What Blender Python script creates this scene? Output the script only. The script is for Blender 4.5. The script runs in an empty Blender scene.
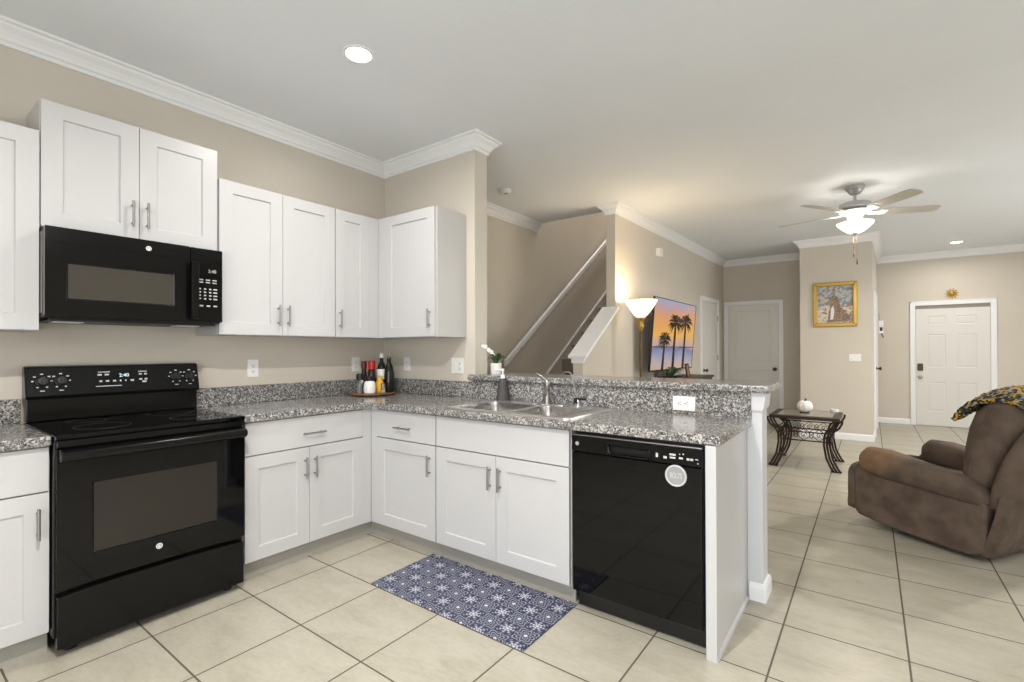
import bpy, bmesh, math, random
from mathutils import Vector, Matrix
PI = math.pi
R = math.radians
random.seed(4)
SC = bpy.context.scene
COL = SC.collection

# ---------------------------------------------------------------- camera
cam_d = bpy.data.cameras.new('camera')
cam = bpy.data.objects.new('camera', cam_d)
COL.objects.link(cam)
yaw, pitch, roll, fpx = .6356, .0055, -.0027, 485.45
F = Vector((-math.sin(yaw) * math.cos(pitch), math.cos(yaw) * math.cos(pitch), math.sin(pitch)))
Rt = Vector((math.cos(yaw), math.sin(yaw), 0))
U = Rt.cross(F)
R2 = Rt * math.cos(roll) + U * math.sin(roll)
U2 = -Rt * math.sin(roll) + U * math.cos(roll)
M = Matrix((R2, U2, -F)).transposed().to_4x4()
M.translation = Vector((3.3531, -2.7056, 1.2639))
cam.matrix_world = M
cam_d.sensor_width = 36.0
cam_d.lens = fpx / 1024 * 36
cam_d.shift_x = 0.0
cam_d.shift_y = 6.2 / 1024
cam_d.clip_start = .05
SC.camera = cam

# ---------------------------------------------------------------- view, world, daylight
SC.view_settings.view_transform = 'Standard'
SC.view_settings.look = 'None'
SC.view_settings.gamma = 1.0
SC.view_settings.use_curve_mapping = False
SC.view_settings.exposure = -0.06
W = bpy.data.worlds.new('daylight')
SC.world = W
W.use_nodes = True
bg = W.node_tree.nodes['Background']
bg.inputs[0].default_value = (.91, .955, 1.0, 1)
bg.inputs[1].default_value = 5.8


def portal(loc, rot, sx, sy):
    d = bpy.data.lights.new('daylight_portal', 'AREA')
    d.shape = 'RECTANGLE'
    d.size, d.size_y = sx, sy
    d.cycles.is_portal = True
    o = bpy.data.objects.new('daylight_portal', d)
    o.location = loc
    o.rotation_euler = rot
    COL.objects.link(o)


BACK, RIGHT = -4.6, 7.0           # unseen walls behind and to the right of the camera
portal((3.9, BACK - .06, 1.2), (R(90), 0, 0), 3.6, 2.2)
portal((RIGHT + .06, 3.6, 1.45), (R(90), 0, R(90)), 3.0, 1.5)
CEIL = 2.84


# ---------------------------------------------------------------- materials
def newmat(name):
    m = bpy.data.materials.new(name)
    m.use_nodes = True
    nt = m.node_tree
    return m, nt, nt.nodes['Principled BSDF']


def mat(name, col, rough=.5, metal=0., emit=None, estr=0., trans=0., ior=1.45, coat=0., spec=.5):
    m, nt, b = newmat(name)
    b.inputs['Base Color'].default_value = (*col, 1)
    b.inputs['Roughness'].default_value = rough
    b.inputs['Metallic'].default_value = metal
    b.inputs['Transmission Weight'].default_value = trans
    b.inputs['IOR'].default_value = ior
    b.inputs['Coat Weight'].default_value = coat
    b.inputs['Specular IOR Level'].default_value = spec
    if emit:
        b.inputs['Emission Color'].default_value = (*emit, 1)
        b.inputs['Emission Strength'].default_value = estr
    return m


def N(nt, t, **k):
    n = nt.nodes.new(t)
    for a, v in k.items():
        setattr(n, a, v)
    return n


def math_(nt, op, a, b=None, c=None):
    n = N(nt, 'ShaderNodeMath', operation=op)
    for i, v in enumerate((a, b, c)):
        if v is None:
            continue
        if isinstance(v, (int, float)):
            n.inputs[i].default_value = v
        else:
            nt.links.new(v, n.inputs[i])
    return n.outputs[0]


def ramp(nt, fac, stops, interp='LINEAR'):
    r = N(nt, 'ShaderNodeValToRGB')
    r.color_ramp.interpolation = interp
    el = r.color_ramp.elements
    while len(el) < len(stops):
        el.new(.5)
    for e, (p, c) in zip(el, stops):
        e.position = p
        e.color = (*c, 1)
    nt.links.new(fac, r.inputs[0])
    return r.outputs[0]


def mixc(nt, fac, a, b, mode='MIX'):
    n = N(nt, 'ShaderNodeMix', data_type='RGBA', blend_type=mode)
    for s, v in ((n.inputs[0], fac), (n.inputs[6], a), (n.inputs[7], b)):
        if isinstance(v, (int, float)):
            s.default_value = v
        elif isinstance(v, tuple):
            s.default_value = (*v, 1)
        else:
            nt.links.new(v, s)
    return n.outputs[2]


def noise(nt, vec, scale, detail=3., rough=.5, dist=0.):
    n = N(nt, 'ShaderNodeTexNoise')
    n.inputs['Scale'].default_value = scale
    n.inputs['Detail'].default_value = detail
    n.inputs['Roughness'].default_value = rough
    n.inputs['Distortion'].default_value = dist
    nt.links.new(vec, n.inputs['Vector'])
    return n.outputs['Fac']


def objvec(nt):
    return N(nt, 'ShaderNodeTexCoord').outputs['Object']


def posvec(nt):
    return N(nt, 'ShaderNodeNewGeometry').outputs['Position']


def bump(nt, b, h, strength, dist):
    n = N(nt, 'ShaderNodeBump')
    n.inputs['Strength'].default_value = strength
    n.inputs['Distance'].default_value = dist
    nt.links.new(h, n.inputs['Height'])
    nt.links.new(n.outputs[0], b.inputs['Normal'])


def textured(name, c1, c2, scale, rough=.6, bs=0., bd=.002, bscale=None, detail=3., lo=.35, hi=.65, metal=0.):
    m, nt, b = newmat(name)
    v = posvec(nt)
    nt.links.new(ramp(nt, noise(nt, v, scale, detail), [(lo, c1), (hi, c2)]), b.inputs['Base Color'])
    b.inputs['Roughness'].default_value = rough
    b.inputs['Metallic'].default_value = metal
    if bs:
        bump(nt, b, noise(nt, v, bscale or scale, 4.), bs, bd)
    return m


MT = {}
MT['wall'] = textured('greige_wall_paint', (.612, .558, .478), (.632, .578, .496), 2.0, .75, .12, .002, 130)
MT['ceiling'] = textured('knockdown_ceiling', (.775, .80, .835), (.79, .815, .85), 2.0, .85, .35, .006, 45)
MT['trim'] = mat('white_trim_paint', (.84, .845, .845), .4)
MT['door'] = mat('off_white_door_paint', (.72, .70, .66), .45)
MT['cab'] = mat('white_cabinet_lacquer', (.535, .53, .53), .34)
MT['cabside'] = mat('white_cabinet_side', (.52, .51, .49), .35)
MT['post'] = mat('painted_post', (.62, .63, .64), .45)
MT['greigeside'] = mat('greige_cabinet_side', (.58, .56, .51), .5)  # body of the raised cabinet, warmer and slightly lighter than the others
MT['gapgrey'] = mat('door_head_brown_grey', (.26, .235, .20), .7)  # brown-grey strip between the front door slab and its head casing
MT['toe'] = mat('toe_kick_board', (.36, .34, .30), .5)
MT['steel'] = mat('brushed_nickel', (.34, .325, .31), .36, 1.)
MT['sink'] = textured('stainless_sink', (.40, .39, .375), (.48, .47, .455), 30, .24, metal=1.)
MT['chrome'] = mat('chrome', (.85, .85, .86), .08, 1.)
MT['black'] = mat('black_enamel', (.004, .004, .004), .14, spec=.34)
MT['blackglass'] = mat('black_glass', (.002, .002, .0025), .045, spec=.38)
MT['blackmatte'] = mat('matte_black_plastic', (.010, .010, .010), .45)
MT['window'] = mat('oven_window_glass', (.020, .017, .014), .06, spec=.5)
MT['mwwindow'] = mat('microwave_window_mesh', (.050, .045, .037), .12)
MT['print'] = mat('white_printed_marks', (.52, .52, .52), .5)
MT['printgrey'] = mat('grey_printed_marks', (.30, .30, .30), .5)
MT['rubber'] = mat('black_rubber', (.012, .012, .012), .8)
MT['plate'] = mat('white_outlet_plastic', (.86, .85, .82), .35)
MT['slot'] = mat('dark_slot', (.03, .03, .03), .6)
MT['lit'] = mat('led_lens', (1, 1, 1), .4, emit=(1, .98, .95), estr=14.)
MT['white'] = mat('white_ceramic', (.82, .81, .78), .25)
MT['bronze'] = mat('dark_bronze_iron', (.045, .030, .022), .42, .6)
MT['knob'] = mat('aged_bronze_knob', (.07, .055, .045), .35, .9)
MT['gold'] = mat('antique_gold', (.44, .28, .06), .38, .6)
MT['brass'] = mat('antique_brass', (.11, .08, .04), .32, .9)
MT['darkwood'] = mat('dark_brown_wood', (.05, .032, .022), .45)
MT['matbrown'] = textured('brown_carpet_mat', (.030, .022, .018), (.045, .034, .028), 90, .95, .4, .003)
MT['carpet'] = textured('taupe_stair_carpet', (.24, .205, .165), (.29, .25, .205), 160, .95, .5, .004)
MT['fanwhite'] = mat('white_fan_enamel', (.74, .73, .71), .35)
MT['fanblade'] = mat('pale_oak_fan_blade', (.50, .47, .42), .5)
MT['fannickel'] = mat('brushed_nickel_fan', (.46, .455, .45), .36, .6)
MT['fanshade'] = mat('frosted_fan_glass', (1, .97, .92), .4, emit=(1, .93, .82), estr=3.0)
MT['lampshade'] = mat('cream_lamp_glass', (.9, .78, .55), .4, emit=(1, .84, .58), estr=1.9)
MT['paper'] = mat('white_label', (.75, .74, .72), .6)
MT['leaf'] = textured('dark_green_leaf', (.03, .07, .025), (.06, .12, .04), 60, .45)
MT['petal'] = mat('white_petal', (.85, .84, .80), .5)
MT['clear'] = mat('clear_glass', (.9, .92, .92), .05, trans=.9)
MT['darkglass'] = mat('dark_green_bottle_glass', (.010, .013, .007), .08)
MT['redcap'] = mat('red_plastic_cap', (.55, .015, .015), .35)
MT['maroon'] = mat('maroon_cap', (.12, .01, .015), .4)
MT['mustard'] = mat('yellow_mustard', (.72, .40, .02), .35)
MT['sauce'] = mat('dark_sauce', (.025, .012, .008), .15)
MT['tan'] = textured('brown_suede', (.064, .042, .029), (.110, .076, .054), 9, .85, .25, .004, 60, 5.)
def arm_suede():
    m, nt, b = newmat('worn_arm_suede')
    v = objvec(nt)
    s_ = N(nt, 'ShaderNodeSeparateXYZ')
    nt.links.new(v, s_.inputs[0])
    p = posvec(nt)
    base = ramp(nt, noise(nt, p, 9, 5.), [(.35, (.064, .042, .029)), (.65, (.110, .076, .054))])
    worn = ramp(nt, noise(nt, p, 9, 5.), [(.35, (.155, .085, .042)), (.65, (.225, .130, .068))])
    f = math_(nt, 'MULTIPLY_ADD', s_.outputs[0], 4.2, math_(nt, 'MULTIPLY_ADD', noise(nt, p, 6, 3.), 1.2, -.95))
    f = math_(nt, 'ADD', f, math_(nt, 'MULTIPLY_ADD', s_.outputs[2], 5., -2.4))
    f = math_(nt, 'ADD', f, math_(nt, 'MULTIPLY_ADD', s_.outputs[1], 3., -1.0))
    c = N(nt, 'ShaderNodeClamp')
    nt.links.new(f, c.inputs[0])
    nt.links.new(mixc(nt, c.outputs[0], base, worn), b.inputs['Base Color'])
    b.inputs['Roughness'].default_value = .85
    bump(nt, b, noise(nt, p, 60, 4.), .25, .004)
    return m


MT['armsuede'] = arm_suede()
MT['suedetop'] = textured('tan_worn_suede', (.155, .100, .064), (.235, .150, .088), 9, .85, .25, .004, 60, 5.)
MT['soap'] = textured('charcoal_stone_bottle', (.045, .042, .042), (.075, .07, .07), 90, .6)
MT['wood'] = textured('acacia_wood', (.16, .07, .03), (.28, .13, .055), 25, .4)


def granite():
    m, nt, b = newmat('speckled_granite')
    v = posvec(nt)
    d = N(nt, 'ShaderNodeVectorMath', operation='MULTIPLY_ADD')
    nz = N(nt, 'ShaderNodeTexNoise')
    nz.inputs['Scale'].default_value = 60
    nt.links.new(v, nz.inputs['Vector'])
    d.inputs[1].default_value = (.012, .012, .012)
    nt.links.new(nz.outputs['Color'], d.inputs[0])
    nt.links.new(v, d.inputs[2])
    vo = N(nt, 'ShaderNodeTexVoronoi')
    vo.inputs['Scale'].default_value = 128
    nt.links.new(d.outputs[0], vo.inputs['Vector'])
    sep = N(nt, 'ShaderNodeSeparateColor')
    nt.links.new(vo.outputs['Color'], sep.inputs[0])
    c = ramp(nt, sep.outputs[0], [(0, (.016, .015, .016)), (.33, (.075, .07, .066)), (.50, (.17, .16, .15)),
                                  (.66, (.33, .315, .295)), (.84, (.56, .54, .51))], 'CONSTANT')
    n2 = noise(nt, v, 210, 2.)
    c2 = mixc(nt, .35, c, ramp(nt, n2, [(.40, (.03, .03, .03)), (.60, (.62, .6, .57))]))
    nt.links.new(c2, b.inputs['Base Color'])
    b.inputs['Roughness'].default_value = .16
    return m


MT['granite'] = granite()


def tile_floor():
    m, nt, b = newmat('ceramic_floor_tile')
    v = posvec(nt)
    s = N(nt, 'ShaderNodeSeparateXYZ')
    nt.links.new(v, s.inputs[0])
    u = math_(nt, 'DIVIDE', math_(nt, 'SUBTRACT', s.outputs[0], 3.026 - 20 * .4475), .4475)
    w = math_(nt, 'DIVIDE', math_(nt, 'SUBTRACT', s.outputs[1], -.170 - 20 * .4370), .4370)

    def edge(t):
        f = math_(nt, 'FRACT', t)
        return math_(nt, 'MINIMUM', f, math_(nt, 'SUBTRACT', 1., f))
    e = math_(nt, 'MINIMUM', edge(u), edge(w))
    g = math_(nt, 'LESS_THAN', e, .0084)
    cell = N(nt, 'ShaderNodeCombineXYZ')
    nt.links.new(math_(nt, 'FLOOR', u), cell.inputs[0])
    nt.links.new(math_(nt, 'FLOOR', w), cell.inputs[1])
    wn = N(nt, 'ShaderNodeTexWhiteNoise', noise_dimensions='3D')
    nt.links.new(cell.outputs[0], wn.inputs['Vector'])
    off = N(nt, 'ShaderNodeVectorMath', operation='MULTIPLY_ADD')
    off.inputs[1].default_value = (7, 7, 7)
    nt.links.new(wn.outputs['Color'], off.inputs[0])
    st = N(nt, 'ShaderNodeVectorMath', operation='MULTIPLY')
    st.inputs[1].default_value = (1., 2.2, 1.)
    nt.links.new(v, st.inputs[0])
    nt.links.new(st.outputs[0], off.inputs[2])
    n1 = noise(nt, off.outputs[0], 3.2, 6., .6, .6)
    c = ramp(nt, n1, [(.28, (.335, .306, .235)), (.48, (.42, .390, .305)), (.70, (.475, .446, .362))])
    n2 = noise(nt, off.outputs[0], 28, 4., .6)
    c = mixc(nt, .22, c, ramp(nt, n2, [(.35, (.32, .285, .23)), (.62, (.50, .47, .41))]))
    c = mixc(nt, g, c, (.105, .085, .062))
    nt.links.new(c, b.inputs['Base Color'])
    rg = math_(nt, 'MULTIPLY_ADD', g, .45, math_(nt, 'MULTIPLY_ADD', n2, .15, .26))
    nt.links.new(rg, b.inputs['Roughness'])
    h = math_(nt, 'SMOOTH_MIN', e, .018, .01)
    bump(nt, b, h, .5, .04)
    return m


MT['floor'] = tile_floor()


def rug_mat():
    m, nt, b = newmat('blue_medallion_print')
    s = N(nt, 'ShaderNodeSeparateXYZ')
    nt.links.new(objvec(nt), s.inputs[0])
    T = .1005
    u = math_(nt, 'DIVIDE', s.outputs[0], T)
    w = math_(nt, 'DIVIDE', s.outputs[1], T * .93)
    par = math_(nt, 'MODULO', math_(nt, 'ADD', math_(nt, 'FLOOR', u), math_(nt, 'FLOOR', w)), 2.)
    par = math_(nt, 'GREATER_THAN', math_(nt, 'ABSOLUTE', par), .5)
    x = math_(nt, 'SUBTRACT', math_(nt, 'FRACT', u), .5)
    y = math_(nt, 'SUBTRACT', math_(nt, 'FRACT', w), .5)
    r = math_(nt, 'SQRT', math_(nt, 'ADD', math_(nt, 'MULTIPLY', x, x), math_(nt, 'MULTIPLY', y, y)))
    th = math_(nt, 'ARCTAN2', y, x)
    # snowflake: radial spokes and rings
    c8 = math_(nt, 'COSINE', math_(nt, 'MULTIPLY', th, 8.))
    ring = math_(nt, 'SINE', math_(nt, 'MULTIPLY', r, 42.))
    a1 = math_(nt, 'MULTIPLY_ADD', ring, .5, math_(nt, 'MULTIPLY', c8, .6))
    a1 = math_(nt, 'MULTIPLY_ADD', math_(nt, 'SUBTRACT', .40, r), 3.2, a1)
    # flower: eight fat dark petals, pale heart and pale rim
    c4 = math_(nt, 'ABSOLUTE', math_(nt, 'COSINE', math_(nt, 'MULTIPLY', th, 4.)))
    pet = math_(nt, 'SUBTRACT', r, math_(nt, 'MULTIPLY_ADD', c4, .17, .22))
    a2 = math_(nt, 'MULTIPLY', math_(nt, 'SINE', math_(nt, 'MULTIPLY', pet, 34.)), .9)
    a2 = math_(nt, 'ADD', a2, math_(nt, 'MULTIPLY', math_(nt, 'LESS_THAN', r, .09), 2.))
    sel = math_(nt, 'ADD', math_(nt, 'MULTIPLY', par, a1), math_(nt, 'MULTIPLY', math_(nt, 'SUBTRACT', 1., par), a2))
    c = ramp(nt, math_(nt, 'MULTIPLY_ADD', sel, .38, .38),
             [(.20, (.016, .020, .048)), (.48, (.065, .075, .135)), (.70, (.33, .34, .40)), (.95, (.62, .62, .64))])
    nt.links.new(c, b.inputs['Base Color'])
    b.inputs['Roughness'].default_value = .6
    return m


MT['rug'] = rug_mat()


def yarn_mat():
    m, nt, b = newmat('multicolour_yarn')
    v = posvec(nt)
    vo = N(nt, 'ShaderNodeTexVoronoi')
    vo.inputs['Scale'].default_value = 72
    nt.links.new(v, vo.inputs['Vector'])
    sep = N(nt, 'ShaderNodeSeparateColor')
    nt.links.new(vo.outputs['Color'], sep.inputs[0])
    c = ramp(nt, sep.outputs[0], [(0, (.60, .32, .02)), (.26, (.012, .02, .05)), (.46, (.07, .075, .025)),
                                  (.62, (.34, .31, .22)), (.76, (.03, .12, .22)), (.84, (.03, .02, .014))], 'CONSTANT')
    nt.links.new(c, b.inputs['Base Color'])
    b.inputs['Roughness'].default_value = .95
    n2 = N(nt, 'ShaderNodeTexVoronoi')
    n2.inputs['Scale'].default_value = 70
    nt.links.new(v, n2.inputs['Vector'])
    bump(nt, b, n2.outputs['Distance'], .9, .02)
    return m


MT['yarn'] = yarn_mat()


def sunset_mat():
    m, nt, b = newmat('sunset_picture')
    s = N(nt, 'ShaderNodeSeparateXYZ')
    v = objvec(nt)
    nt.links.new(v, s.inputs[0])
    z = math_(nt, 'DIVIDE', s.outputs[2], .86)
    n1 = noise(nt, v, 2.2, 4., .5, .4)
    zz = math_(nt, 'ADD', z, math_(nt, 'MULTIPLY_ADD', n1, .24, -.12))
    c = ramp(nt, zz, [(0., (.72, .50, .28)), (.12, (.56, .46, .50)), (.27, (.26, .30, .50)), (.315, (.20, .20, .34)),
                      (.36, (.62, .42, .42)), (.50, (.93, .50, .10)), (.68, (.92, .42, .12)), (.82, (.78, .38, .22)),
                      (1., (.42, .44, .62))])
    nt.links.new(c, b.inputs['Emission Color'])
    b.inputs['Emission Strength'].default_value = .78
    b.inputs['Base Color'].default_value = (.01, .01, .01, 1)
    b.inputs['Roughness'].default_value = .25
    return m


MT['sunset'] = sunset_mat()
MT['palm'] = mat('palm_silhouette_black', (.006, .005, .006), .3)
MT['tvbezel'] = mat('television_bezel', (.012, .012, .013), .3)


def canvas_mat():
    m, nt, b = newmat('mosaic_painting')
    v = objvec(nt)
    s = N(nt, 'ShaderNodeSeparateXYZ')
    nt.links.new(v, s.inputs[0])
    vo = N(nt, 'ShaderNodeTexVoronoi')
    vo.inputs['Scale'].default_value = 38
    nt.links.new(v, vo.inputs['Vector'])
    sep = N(nt, 'ShaderNodeSeparateColor')
    nt.links.new(vo.outputs['Color'], sep.inputs[0])
    sky = ramp(nt, sep.outputs[0], [(0, (.20, .27, .34)), (.3, (.36, .41, .44)), (.55, (.50, .45, .39)), (.82, (.30, .20, .14))], 'CONSTANT')
    low = ramp(nt, sep.outputs[0], [(0, (.58, .48, .38)), (.45, (.68, .60, .50)), (.75, (.42, .36, .36)), (.92, (.30, .18, .12))], 'CONSTANT')
    k = math_(nt, 'GREATER_THAN', math_(nt, 'MULTIPLY_ADD', noise(nt, v, 9., 2.), .16, s.outputs[2]), .37)
    nt.links.new(mixc(nt, k, low, sky), b.inputs['Base Color'])
    b.inputs['Roughness'].default_value = .6
    return m


MT['canvas'] = canvas_mat()
MT['spotted'] = textured('brown_spotted_paint', (.13, .085, .06), (.36, .25, .17), 60, .6)


# ---------------------------------------------------------------- mesh helpers
def box(bm, x0, x1, y0, y1, z0, z1):
    v = [bm.verts.new((x, y, z)) for x in (x0, x1) for y in (y0, y1) for z in (z0, z1)]
    for f in ((0, 1, 3, 2), (4, 6, 7, 5), (0, 4, 5, 1), (2, 3, 7, 6), (0, 2, 6, 4), (1, 5, 7, 3)):
        bm.faces.new([v[i] for i in f])
    return v


def prism(bm, poly, axis, a, b):
    """poly of 2-D points; axis 'x': (y,z), 'y': (x,z), 'z': (x,y)."""
    def P(p, t):
        return {'x': (t, p[0], p[1]), 'y': (p[0], t, p[1]), 'z': (p[0], p[1], t)}[axis]
    A = [bm.verts.new(P(p, a)) for p in poly]
    B = [bm.verts.new(P(p, b)) for p in poly]
    n = len(poly)
    bm.faces.new(A)
    bm.faces.new(B[::-1])
    for i in range(n):
        bm.faces.new((A[i], B[i], B[(i + 1) % n], A[(i + 1) % n]))


def lathe(bm, prof, c=(0, 0, 0), seg=24, axis='z', cap=True):
    """prof: list of (r, h) along the axis."""
    rings = []
    for r, h in prof:
        ring = []
        for i in range(seg):
            a = 2 * PI * i / seg
            x, y = r * math.cos(a), r * math.sin(a)
            p = {'z': (x, y, h), 'y': (x, h, y), 'x': (h, x, y)}[axis]
            ring.append(bm.verts.new((c[0] + p[0], c[1] + p[1], c[2] + p[2])))
        rings.append(ring)
    for a, b in zip(rings, rings[1:]):
        for i in range(seg):
            bm.faces.new((a[i], a[(i + 1) % seg], b[(i + 1) % seg], b[i]))
    if cap:
        bm.faces.new(rings[0][::-1])
        bm.faces.new(rings[-1])


def tube(bm, pts, r, seg=8, closed=False):
    pts = [Vector(p) for p in pts]
    n = len(pts)
    rs = r if isinstance(r, (list, tuple)) else [r] * n
    rings = []
    prev = None
    for i, p in enumerate(pts):
        if closed:
            t = pts[(i + 1) % n] - pts[i - 1]
        else:
            t = pts[min(i + 1, n - 1)] - pts[max(i - 1, 0)]
        t.normalize()
        if prev is None:
            up = Vector((0, 0, 1)) if abs(t.z) < .9 else Vector((1, 0, 0))
            a = t.cross(up).normalized()
        else:
            a = (prev - t * prev.dot(t)).normalized()
        prev = a
        b = t.cross(a)
        rings.append([bm.verts.new(p + (a * math.cos(2 * PI * k / seg) + b * math.sin(2 * PI * k / seg)) * rs[i]) for k in range(seg)])
    m = n if closed else n - 1
    for i in range(m):
        A, B = rings[i], rings[(i + 1) % n]
        for k in range(seg):
            bm.faces.new((A[k], A[(k + 1) % seg], B[(k + 1) % seg], B[k]))
    if not closed:
        bm.faces.new(rings[0][::-1])
        bm.faces.new(rings[-1])


def superloft(bm, secs, seg=28, e=3.0):
    """secs: (centre, axis a, axis b) with vectors; superellipse sections, closed ends."""
    rings = []
    for c, a, b in secs:
        c, a, b = Vector(c), Vector(a), Vector(b)
        ring = []
        for k in range(seg):
            t = 2 * PI * k / seg
            x, y = math.cos(t), math.sin(t)
            x = math.copysign(abs(x) ** (2 / e), x)
            y = math.copysign(abs(y) ** (2 / e), y)
            ring.append(bm.verts.new(c + a * x + b * y))
        rings.append(ring)
    for A, B in zip(rings, rings[1:]):
        for k in range(seg):
            bm.faces.new((A[k], A[(k + 1) % seg], B[(k + 1) % seg], B[k]))
    bm.faces.new(rings[0][::-1])
    bm.faces.new(rings[-1])


def cells(bm, us, vs, keep, t0, t1, plane='xy'):
    """Slab made of grid cells (a plan with holes or notches), one closed skin."""
    def P(u, v, t):
        return (u, v, t) if plane == 'xy' else (u, t, v)
    vd = {}

    def V(i, j, k):
        if (i, j, k) not in vd:
            vd[(i, j, k)] = bm.verts.new(P(us[i], vs[j], (t0, t1)[k]))
        return vd[(i, j, k)]
    nu, nv = len(us) - 1, len(vs) - 1
    on = [[keep((us[i] + us[i + 1]) / 2, (vs[j] + vs[j + 1]) / 2) for j in range(nv)] for i in range(nu)]

    def K(i, j):
        return 0 <= i < nu and 0 <= j < nv and on[i][j]
    for i in range(nu):
        for j in range(nv):
            if not on[i][j]:
                continue
            for k in (0, 1):
                bm.faces.new((V(i, j, k), V(i + 1, j, k), V(i + 1, j + 1, k), V(i, j + 1, k)))
            if not K(i - 1, j):
                bm.faces.new((V(i, j, 0), V(i, j + 1, 0), V(i, j + 1, 1), V(i, j, 1)))
            if not K(i + 1, j):
                bm.faces.new((V(i + 1, j, 0), V(i + 1, j + 1, 0), V(i + 1, j + 1, 1), V(i + 1, j, 1)))
            if not K(i, j - 1):
                bm.faces.new((V(i, j, 0), V(i + 1, j, 0), V(i + 1, j, 1), V(i, j, 1)))
            if not K(i, j + 1):
                bm.faces.new((V(i, j + 1, 0), V(i + 1, j + 1, 0), V(i + 1, j + 1, 1), V(i, j + 1, 1)))
    bmesh.ops.recalc_face_normals(bm, faces=bm.faces)


def paneled(bm, x0, x1, z0, z1, yb, yf, rects, depth=.006, slope=.006, raised=0.):
    """Door leaf: back at yb, front at yf (yf < yb), sunk panels with sloped edges; raised fields inside."""
    xs = sorted({x0, x1, *[r[0] for r in rects], *[r[1] for r in rects]})
    zs = sorted({z0, z1, *[r[2] for r in rects], *[r[3] for r in rects]})
    for i in range(len(xs) - 1):
        for j in range(len(zs) - 1):
            cx, cz = (xs[i] + xs[i + 1]) / 2, (zs[j] + zs[j + 1]) / 2
            if any(r[0] < cx < r[1] and r[2] < cz < r[3] for r in rects):
                continue
            bm.faces.new([bm.verts.new((x, yf, z)) for x, z in ((xs[i], zs[j]), (xs[i + 1], zs[j]), (xs[i + 1], zs[j + 1]), (xs[i], zs[j + 1]))])

    def loop(r, ins, y):
        a, b, c, d = r[0] + ins, r[1] - ins, r[2] + ins, r[3] - ins
        return [(a, y, c), (b, y, c), (b, y, d), (a, y, d)]
    for r in rects:
        L = [loop(r, 0, yf), loop(r, slope, yf + depth)]
        if raised:
            L += [loop(r, slope + .004, yf + depth), loop(r, slope + .004 + raised, yf + .002)]
        L = [[bm.verts.new(p) for p in l] for l in L]
        for A, B in zip(L, L[1:]):
            for k in range(4):
                bm.faces.new((A[k], A[(k + 1) % 4], B[(k + 1) % 4], B[k]))
        bm.faces.new(L[-1])
    v = [bm.verts.new((x, y, z)) for x in (x0, x1) for y in (yf, yb) for z in (z0, z1)]
    for f in ((0, 1, 3, 2), (4, 6, 7, 5), (2, 3, 7, 6), (0, 2, 6, 4), (1, 5, 7, 3)):
        bm.faces.new([v[i] for i in f])
    bmesh.ops.remove_doubles(bm, verts=bm.verts, dist=1e-6)
    bmesh.ops.recalc_face_normals(bm, faces=bm.faces)


def obj(name, bm, m, parent=None, smooth=False, bevel=0., sub=0, segs=2):
    bmesh.ops.recalc_face_normals(bm, faces=bm.faces)
    me = bpy.data.meshes.new(name)
    bm.to_mesh(me)
    bm.free()
    for mm in (m if isinstance(m, (list, tuple)) else [m]):
        me.materials.append(MT[mm] if isinstance(mm, str) else mm)
    if smooth:
        for p in me.polygons:
            p.use_smooth = True
    o = bpy.data.objects.new(name, me)
    COL.objects.link(o)
    if parent is not None:
        o.parent = parent
    if bevel:
        b = o.modifiers.new('bevel', 'BEVEL')
        b.width = bevel
        b.segments = segs
        b.limit_method = 'ANGLE'
        b.angle_limit = R(35)
    if sub:
        s = o.modifiers.new('subsurf', 'SUBSURF')
        s.levels = s.render_levels = sub
    if smooth and not sub:
        try:
            me.set_sharp_from_angle(angle=R(40))
        except Exception:
            pass
    return o


class B:
    """context-free shortcut: B().box(...).make(name, mat, parent)"""
    def __init__(s):
        s.bm = bmesh.new()

    def box(s, *a):
        box(s.bm, *a)
        return s

    def prism(s, *a):
        prism(s.bm, *a)
        return s

    def lathe(s, *a, **k):
        lathe(s.bm, *a, **k)
        return s

    def tube(s, *a, **k):
        tube(s.bm, *a, **k)
        return s

    def loft(s, *a, **k):
        superloft(s.bm, *a, **k)
        return s

    def cells(s, *a, **k):
        cells(s.bm, *a, **k)
        return s

    def panel(s, *a, **k):
        paneled(s.bm, *a, **k)
        return s

    def make(s, name, m, parent=None, **k):
        return obj(name, s.bm, m, parent, **k)


def tag(o, label, cat, group=None):
    o['label'] = label
    o['category'] = cat
    if group:
        o['group'] = group
    return o


def thing(name, label, cat, loc=(0, 0, 0), rz=0., group=None, rot=None):
    o = bpy.data.objects.new(name, None)
    o.empty_display_size = .1
    COL.objects.link(o)
    o.location = loc
    o.rotation_euler = rot or (0, 0, rz)
    return tag(o, label, cat, group)


def copy_tree(o, parent=None):
    c = o.copy()
    COL.objects.link(c)
    if parent is not None:
        c.parent = parent
    for ch in list(o.children):
        copy_tree(ch, c)
    return c


def structure(o):
    o['kind'] = 'structure'
    return o


def text_mesh(name, s, size, loc, m, parent, rot=(R(90), 0, 0), depth=.0004, sx=1.):
    cu = bpy.data.curves.new(name, 'FONT')
    cu.body = s
    cu.size = size
    cu.align_x = 'CENTER'
    cu.align_y = 'CENTER'
    cu.extrude = depth
    t = bpy.data.objects.new(name, cu)
    COL.objects.link(t)
    dg = bpy.context.evaluated_depsgraph_get()
    me = bpy.data.meshes.new_from_object(t.evaluated_get(dg))
    bpy.data.objects.remove(t)
    bpy.data.curves.remove(cu)
    me.materials.clear()
    me.materials.append(MT[m])
    o = bpy.data.objects.new(name, me)
    COL.objects.link(o)
    o.parent = parent
    o.location = loc
    o.rotation_euler = rot
    o.scale = (sx, 1, 1)
    return o


# ================================================================ THE ROOM
TVX, TVT, TVF = 1.135, 1.03, 1.235              # faces of the wall between stairs and living room
CLY, COX0, COX1, COY, FAR = 6.54, 2.53, 3.38, 5.52, 7.80
TOP = 5.4

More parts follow.
